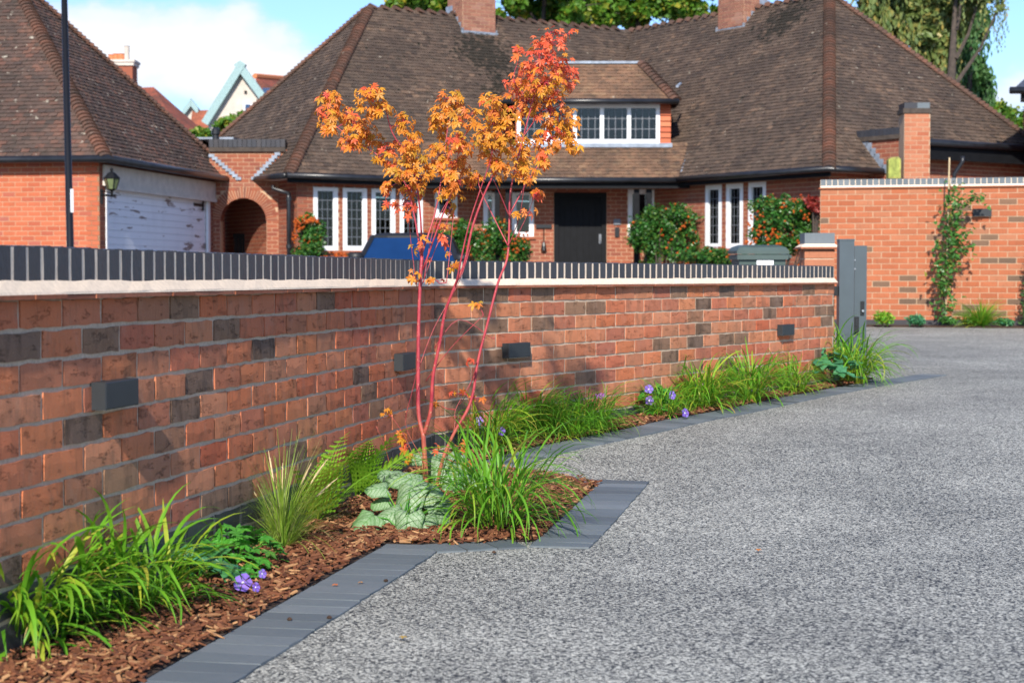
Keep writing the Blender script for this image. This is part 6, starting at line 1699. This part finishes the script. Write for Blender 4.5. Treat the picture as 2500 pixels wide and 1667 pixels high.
# ================================================================== houses far behind
def far_houses():
    # house with chimney and red roof
    Y = 62
    t = thing('red_roofed_house', (W(400, 300, Y).x, Y, 0), 'distant house with a tall brick chimney stack and orange clay tiled roof', 'house', 'houses beyond the garage')
    r = Roof(t, 'roof', M['redtile'], M['redtile'])
    a, b_, c, d = W(330, 215, Y), W(375, 213, Y), W(520, 340, Y - 2), W(280, 345, Y - 3)
    e = W(455, 348, Y - 5)
    b = MB(); b.add([a, b_, c, e, d], [(4, 3, 2, 1, 0)]); b.add([a + Vector((0, 4, -2.5)), b_ + Vector((0, 4, -2.5)), b_, a], [(0, 1, 2, 3)]); part('roof', b, M['redtile'], t)
    q = MB(); p0, p1 = W(300, 345, Y - 2), W(520, 345, Y - 2); q.obox((p0.x, Y - 2.2, -.05), (p1.x - p0.x - .3, 0, 0), (0, 5, 0), (0, 0, p0.z - .05)); part('wall', q, M['house_brick'], t)
    q = MB(); q.tube([W(455, 350, Y - 5.1), W(525, 342, Y - 2.1)], .07, 6); part('gutter', q, M['gutter'], t)
    x0, x1 = W(276, 200, Y).x, W(328, 200, Y).x; z0, z1 = W(300, 260, Y).z, W(300, 163, Y).z
    q = MB(); q.obox((x0, Y - .3, z0 - 2), (x1 - x0, 0, 0), (0, .8, 0), (0, 0, z1 - z0 + 2)); ch = part('chimney', q, M['house_brick'], t)
    for k, (g, y0, y1) in enumerate(((.06, 163, 155), (.1, 155, 149))):
        q = MB(); q.obox((x0 - g, Y - .3 - g, W(300, y0, Y).z), (x1 - x0 + 2 * g, 0, 0), (0, .8 + 2 * g, 0), (0, 0, W(300, y1, Y).z - W(300, y0, Y).z)); part('chimney_band', q, M['stone'], ch)
    for k, (x, y, m, w) in enumerate(((272, 134, 'clay', .11), (284, 132, 'clay', .11), (296, 132, 'clay', .12), (310, 113, 'stone', .1))):
        p = W(x, 149, Y); q = MB(); q.lathe((p.x, Y, p.z), [(w * 1.1, 0), (w, .05), (w * .95, W(x, y, Y).z - p.z - .03), (w * 1.15, W(x, y, Y).z - p.z)], 10); part('chimney_pot', q, M[m], ch)
    # gabled house
    Y = 75
    t = thing('gabled_house', (W(600, 260, Y).x, Y, 0), 'distant cream gabled house with grey green bargeboards and red roof', 'house', 'houses beyond the garage')
    ap, l, rr = W(588, 170, Y), W(505, 305, Y), W(690, 305, Y)
    q = MB(); q.extrude([ap, W(500, 325, Y), Vector((W(500, 325, Y).x, Y, 0)), Vector((W(690, 300, Y).x, Y, 0)), W(690, 300, Y)], (0, 1.5, 0)); part('gable_wall', q, M['stone'], t, fixn=True)
    for e in (W(495, 318, Y), W(650, 252, Y)):
        q = MB(); d = e - ap; nn = Vector((0, 1, 0)).cross(d).normalized() * .32
        if nn.z > 0: nn = -nn
        top = ap + UP * .35 + Vector((0, .03 * (d.x > 0), 0))
        q.extrude([top, top + d, top + d + nn, top + nn], (0, -.35, 0)); part('bargeboard', q, M['greenverge'], t, fixn=True)
    q = MB(); p = [W(622, 188, Y + 2), W(720, 196, Y + 6), W(720, 260, Y + 1), W(640, 245, Y + .5)]; q.add(p, [(0, 1, 2, 3)]); q.add([v + Vector((0, .3, -.2)) for v in p], [(3, 2, 1, 0)]); part('roof', q, M['redtile'], t)
    q = MB(); q.tube([W(622, 186, Y + 1.9), W(720, 194, Y + 5.9)], .12, 6); part('ridge', q, M['clay'], t)
    a, b_ = W(597, 266, Y - .05), W(612, 257, Y - .05)
    q = MB(); q.obox((a.x - .04, Y - .08, W(600, 272, Y).z - .05), (b_.x - a.x + .1, 0, 0), (0, .1, 0), (0, 0, .42)); w = part('window', q, M['white'], t)
    q = MB(); q.obox((a.x + .03, Y - .1, W(600, 272, Y).z + .01), (b_.x - a.x - .04, 0, 0), (0, .03, 0), (0, 0, .28)); part('pane', q, M['car_glass'], w)
    p = W(600, 226, Y); q = MB(); q.box((p.x, Y - .02, p.z), (.11, .06, .13)); part('vent', q, M['dark'], t)
    a = W(655, 222, Y); q = MB(); q.box((a.x, Y - .1, a.z), (.45, .1, .2)); part('roof_window', q, M['car_glass'], t)
    # little gable between them
    Y = 85
    t = thing('small_gabled_house', (W(480, 300, Y).x, Y, 0), 'distant small grey green gable and red roof between the two farther houses', 'house', 'houses beyond the garage')
    ap = W(468, 250, Y)
    q = MB(); q.extrude([ap, W(450, 272, Y), W(450, 330, Y), W(486, 330, Y), W(484, 268, Y)], (0, 1, 0)); part('gable_wall', q, M['stone'], t, fixn=True)
    for e in (W(448, 276, Y), W(486, 272, Y)):
        q = MB(); d = e - ap; oo = Vector((0, .03 * (d.x > 0), 0)); q.extrude([ap + UP * .15 + oo, e + UP * .15 + oo, e - UP * .22 + oo, ap - UP * .22 + oo], (0, -.3, 0)); part('bargeboard', q, M['greenverge'], t, fixn=True)
    q = MB(); p = [W(470, 270, Y), W(540, 268, Y), W(560, 330, Y - 3), W(460, 330, Y - 3)]; q.add(p, [(3, 2, 1, 0)]); q.add([v + UP * -.2 for v in p], [(0, 1, 2, 3)]); part('roof', q, M['redtile'], t)
    # eave of a house at the right edge of the drive
    Y = 34
    t = thing('neighbour_eave', (W(2500, 220, Y).x + 1.2, Y, 0), 'dark tiled eave and gutter of a house past the weeping tree', 'house')
    g = W(2466, 221, Y); b = MB(); b.tube([g, g + Vector((3, 0, .0))], .07, 8); part('gutter', b, M['gutter'], t, smooth=True)
    b = MB(); p = g + Vector((.1, 0, .06)); b.add([p, p + Vector((3, 0, 0)), p + Vector((3, 1.6, 1.3)), p + Vector((1.7, 1.6, 1.3))], [(0, 1, 2, 3)]); b.add([q_ + Vector((0, .1, -.1)) for q_ in b.v[:4]], [(3, 2, 1, 0)]); part('roof', b, simple('slate', (.05, .06, .085), .5), t)
    b = MB(); b.obox(g + Vector((.25, .1, -.22)), (2.6, 0, 0), (0, .05, 0), (0, 0, .2)); part('fascia', b, M['black_matt'], t)
    b = MB(); b.obox((g.x + 1.0, Y + .5, -.05), (2.0, 0, 0), (0, 2, 0), (0, 0, g.z - .1)); part('wall', b, M['house_brick'], t)
far_houses()

# ================================================================== lamp post, bin, car
def lamp_post():
    Y = 24.0; b0 = W(172, 620, Y); tp = W(157, 0, Y); d = (tp - b0) / (tp.z - b0.z)
    base = b0 - d * (b0.z + .08); top = b0 + d * (6.0 - b0.z)
    t = thing('street_lamp', base, 'black lamp post standing between the long garden wall and the garage', 'street lamp')
    b = MB(); b.tube([base, base + d * 1.1, base + d * 1.12, top], [.085, .085, .052, .04], 16); part('post', b, M['black'], t, smooth=True)
    b = MB(); b.tube([top, top + Vector((0, -.15, .12)), top + Vector((0, -.75, .16))], [.03, .03, .025], 8); part('arm', b, M['black'], t)
    b = MB(); b.box(top + Vector((0, -.95, .16)), (.16, .5, .09)); hd = part('lantern_head', b, M['black'], t)
    b = MB(); b.box(top + Vector((0, -.97, .11)), (.12, .36, .02)); part('lens', b, M['white'], hd)
    p = W(171.5, 490, Y - .045); h = W(171, 460, Y).z - W(171, 517, Y).z
    b = MB(); b.obox((p.x, Y - .04, p.z - h / 2), (.035, .03, 0), (.002, -.003, 0), (0, 0, h)); part('white_label', b, M['white'], t, fixn=True)
lamp_post()

def wheelie_bin():
    Y = 16.4
    x0, x1 = W(1800, 640, Y).x, W(1925, 640, Y).x; zr = W(1850, 626, Y).z; zt = W(1850, 601, Y).z
    w = x1 - x0; dpt = .62
    t = thing('wheelie_bin', (x0 + w / 2, Y + .3, .15), 'green wheelie bin with a closed lid standing behind the sunlit wall', 'bin')
    b = MB(); g = .16
    lo = [(x0 + .07, Y + .08, g), (x1 - .07, Y + .08, g), (x1 - .07, Y + dpt - .1, g), (x0 + .07, Y + dpt - .1, g)]
    hi = [(x0 + .02, Y + .03, zr - .02), (x1 - .02, Y + .03, zr - .02), (x1 - .02, Y + dpt - .02, zr - .02), (x0 + .02, Y + dpt - .02, zr - .02)]
    b.add(lo + hi, [(3, 2, 1, 0), (4, 5, 6, 7)] + [(i, (i + 1) % 4, 4 + (i + 1) % 4, 4 + i) for i in range(4)]); part('body', b, M['bin'], t)
    b = MB(); b.obox((x0, Y, zr - .03), (w, 0, 0), (0, dpt, 0), (0, 0, .05)); part('rim', b, M['bin'], t)
    b = MB(); z2 = zr + .022; e = .05
    ring = lambda q, z: [(x0 - .005 + q, Y - .01 + q * .8, z), (x1 + .005 - q, Y - .01 + q * .8, z), (x1 + .005 - q, Y + dpt + .05 - q * .4, z + .01), (x0 - .005 + q, Y + dpt + .05 - q * .4, z + .01)]
    rs = ring(0, z2) + ring(0, z2 + .03) + ring(.03, z2 + .065) + ring(.10, zt + .012)
    b.add(rs, [(3, 2, 1, 0), (12, 13, 14, 15)] + [(4 * k + i, 4 * k + (i + 1) % 4, 4 * k + 4 + (i + 1) % 4, 4 * k + 4 + i) for k in range(3) for i in range(4)]); ld = part('lid', b, M['bin'], t, fixn=True)
    b = MB(); b.obox((x0 + .1, Y + .03, z2 + .063), (w - .2, 0, 0), (0, .02, 0), (0, 0, .012)); part('lid_grip', b, M['black'], ld)
    b = MB(); b.tube([(x1 + .05, Y + .2, zr), (x1 + .05, Y + dpt + .05, zr + .02)], .016, 8); b.tube([(x1 - .0, Y + .25, zr - .02), (x1 + .05, Y + .25, zr)], .014, 6); b.tube([(x1 - .0, Y + dpt, zr - .02), (x1 + .05, Y + dpt, zr + .02)], .014, 6); part('handle', b, M['bin'], t)
    b = MB(); b.obox((W(1848, 645, Y).x, Y + .014, zr - .105), (.16, 0, 0), (0, .012, -.0), (0, 0, .07)); part('label', b, M['white'], t)
    for s in (x0 + .04, x1 - .09):
        b = MB(); b.lathe((0, 0, 0), [(.06, 0), (.1, 0), (.1, .05), (.06, .05)], 16)
        for i in range(len(b.v)): v = b.v[i]; b.v[i] = Vector((s + v.z, Y + dpt - .06 + v.x, g + .09 + v.y))
        part('wheel', b, M['tyre'], t, fixn=True)
wheelie_bin()

def car():
    Y = 27.5; k = Y / FPX
    cx = W(1000, 600, Y).x; zr = W(1000, 567, Y).z; zg = .15
    t = thing('parked_car', (cx, Y + 1, zg - .2), 'dark blue parked car behind the garden wall, seen over its windscreen', 'car')
    g = -.08
    def sec(y, pts): return [(cx + x, y, z) for x, z in pts]
    hw = .92
    # body: cross sections from the nose to the tail, each a closed outline
    def outline(w, z0, z1, r_=.12): return [(-w + r_, z0), (w - r_, z0), (w, z0 + r_), (w, z1 - r_ * 1.6), (w - r_ * 1.2, z1), (-w + r_ * 1.2, z1), (-w, z1 - r_ * 1.6), (-w, z0 + r_)]
    S = [(Y - 1.75, .70, .42, .88), (Y - 1.65, .84, .30, 1.0), (Y - 1.2, .91, .27, 1.08), (Y - .4, hw, .27, 1.16), (Y + .4, hw, .27, 1.18), (Y + 2.2, hw, .27, 1.18), (Y + 2.7, .88, .32, 1.12), (Y + 2.85, .78, .45, 1.0)]
    b = MB(); o = 0
    for y, w, a, c in S: b.v += [Vector(p) + Vector((0, 0, g)) for p in sec(y, outline(w, a, c))]; b.t += [0] * 8
    for i in range(len(S) - 1):
        for q in range(8): b.f.append((i * 8 + q, i * 8 + (q + 1) % 8, (i + 1) * 8 + (q + 1) % 8, (i + 1) * 8 + q))
    b.f.append(tuple(range(8))); b.f.append(tuple(range(len(b.v) - 8, len(b.v)))); body = part('body', b, M['car_paint'], t, smooth=True, fixn=True)
    # cabin
    zb = 1.14 + g; zt = zr
    lo = [(-.80, Y - .42), (-.45, Y - .56), (0, Y - .60), (.45, Y - .56), (.80, Y - .42), (.80, Y + 2.3), (-.80, Y + 2.3)]
    hi = [(-.60, Y + .18), (-.35, Y + .08), (0, Y + .05), (.35, Y + .08), (.60, Y + .18), (.60, Y + 1.9), (-.60, Y + 1.9)]
    L0 = [Vector((cx + x, y, zb)) for x, y in lo]; H0 = [Vector((cx + x, y, zt - .07)) for x, y in hi]
    b = MB(); b.add(L0[:5] + H0[:5], [(i, i + 1, 6 + i, 5 + i) for i in range(4)]); part('windscreen', b, M['car_glass'], t, smooth=True, fixn=True)
    b = MB(); b.add([L0[4], L0[5], H0[5], H0[4]], [(0, 1, 2, 3)]); part('side_window', b, M['car_glass'], t)
    b = MB(); b.add([L0[6], L0[0], H0[0], H0[6]], [(0, 1, 2, 3)]); part('side_window', b, M['car_glass'], t)
    b = MB(); b.add([L0[5], L0[6], H0[6], H0[5]], [(0, 1, 2, 3)]); part('rear_window', b, M['car_glass'], t)
    # roof with a soft crown, and pillars
    b = MB(); cen = [Vector((cx + x * .92, y + (.05 if y < Y + 1 else -.05), zt - .02)) for x, y in hi]; cc = [Vector((cx + x * .6, (y - Y - 1) * .7 + Y + 1, zt)) for x, y in hi]
    b.add(H0 + cen + cc, [(i, (i + 1) % 7, 7 + (i + 1) % 7, 7 + i) for i in range(7)] + [(7 + i, 7 + (i + 1) % 7, 14 + (i + 1) % 7, 14 + i) for i in range(7)] + [tuple(range(14, 21))]); part('roof', b, M['car_black'], t, smooth=True, fixn=True)
    for i in (0, 4, 5, 6):
        b = MB(); b.tube([L0[i], H0[i]], .045, 6); part('pillar', b, M['car_black'], t)
    b = MB(); b.tube(H0[:5], .03, 6); part('header_rail', b, M['car_black'], t)
    for s, x, y in ((-1, 868, 628), (1, 1128, 632)):
        p = W(x, y, Y - .35); b = MB(); ring = []
        for z, w, d in ((-.07, .07, .04), (-.05, .11, .07), (.05, .115, .07), (.08, .09, .04)):
            ring += [(p.x - w, p.y - d, p.z + z), (p.x + w, p.y - d, p.z + z), (p.x + w, p.y + d, p.z + z), (p.x - w, p.y + d, p.z + z)]
        b.add(ring, [(3, 2, 1, 0), (12, 13, 14, 15)] + [(4 * q + i, 4 * q + (i + 1) % 4, 4 * q + 4 + (i + 1) % 4, 4 * q + 4 + i) for q in range(3) for i in range(4)]); m = part('wing_mirror', b, M['car_black'], t, smooth=True, fixn=True)
        b = MB(); b.tube([(p.x - s * .08, p.y, p.z - .05), (p.x - s * .22, p.y + .05, p.z - .08)], .025, 6); part('mirror_arm', b, M['car_black'], m)
    for sx in (-1, 1):
        for y in (Y - .85, Y + 1.95):
            b = MB(); b.lathe((0, 0, 0), [(.2, 0), (.32, .01), (.34, .05), (.34, .17), (.32, .21), (.2, .22)], 24)
            for i in range(len(b.v)): v = b.v[i]; b.v[i] = Vector((cx + sx * (.78 + v.z * .8 - .05), y + v.x, g + .34 + v.y - .02))
            wh = part('wheel', b, M['tyre'], t, fixn=True)
            b = MB(); b.lathe((0, 0, 0), [(.2, 0), (.19, .02), (.05, .03)], 12)
            for i in range(len(b.v)): v = b.v[i]; b.v[i] = Vector((cx + sx * (.905 + v.z), y + v.x, g + .34 + v.y - .02))
            part('hub_cap', b, M['rim'], wh, fixn=True)
        b = MB(); b.box((cx + sx * .62, Y - 1.70, .75 + g), (.3, .12, .14)); part('headlight', b, M['rim'], t)
    b = MB(); b.box((cx, Y - 1.74, .62 + g), (.8, .06, .2)); part('grille', b, M['car_black'], t)
car()
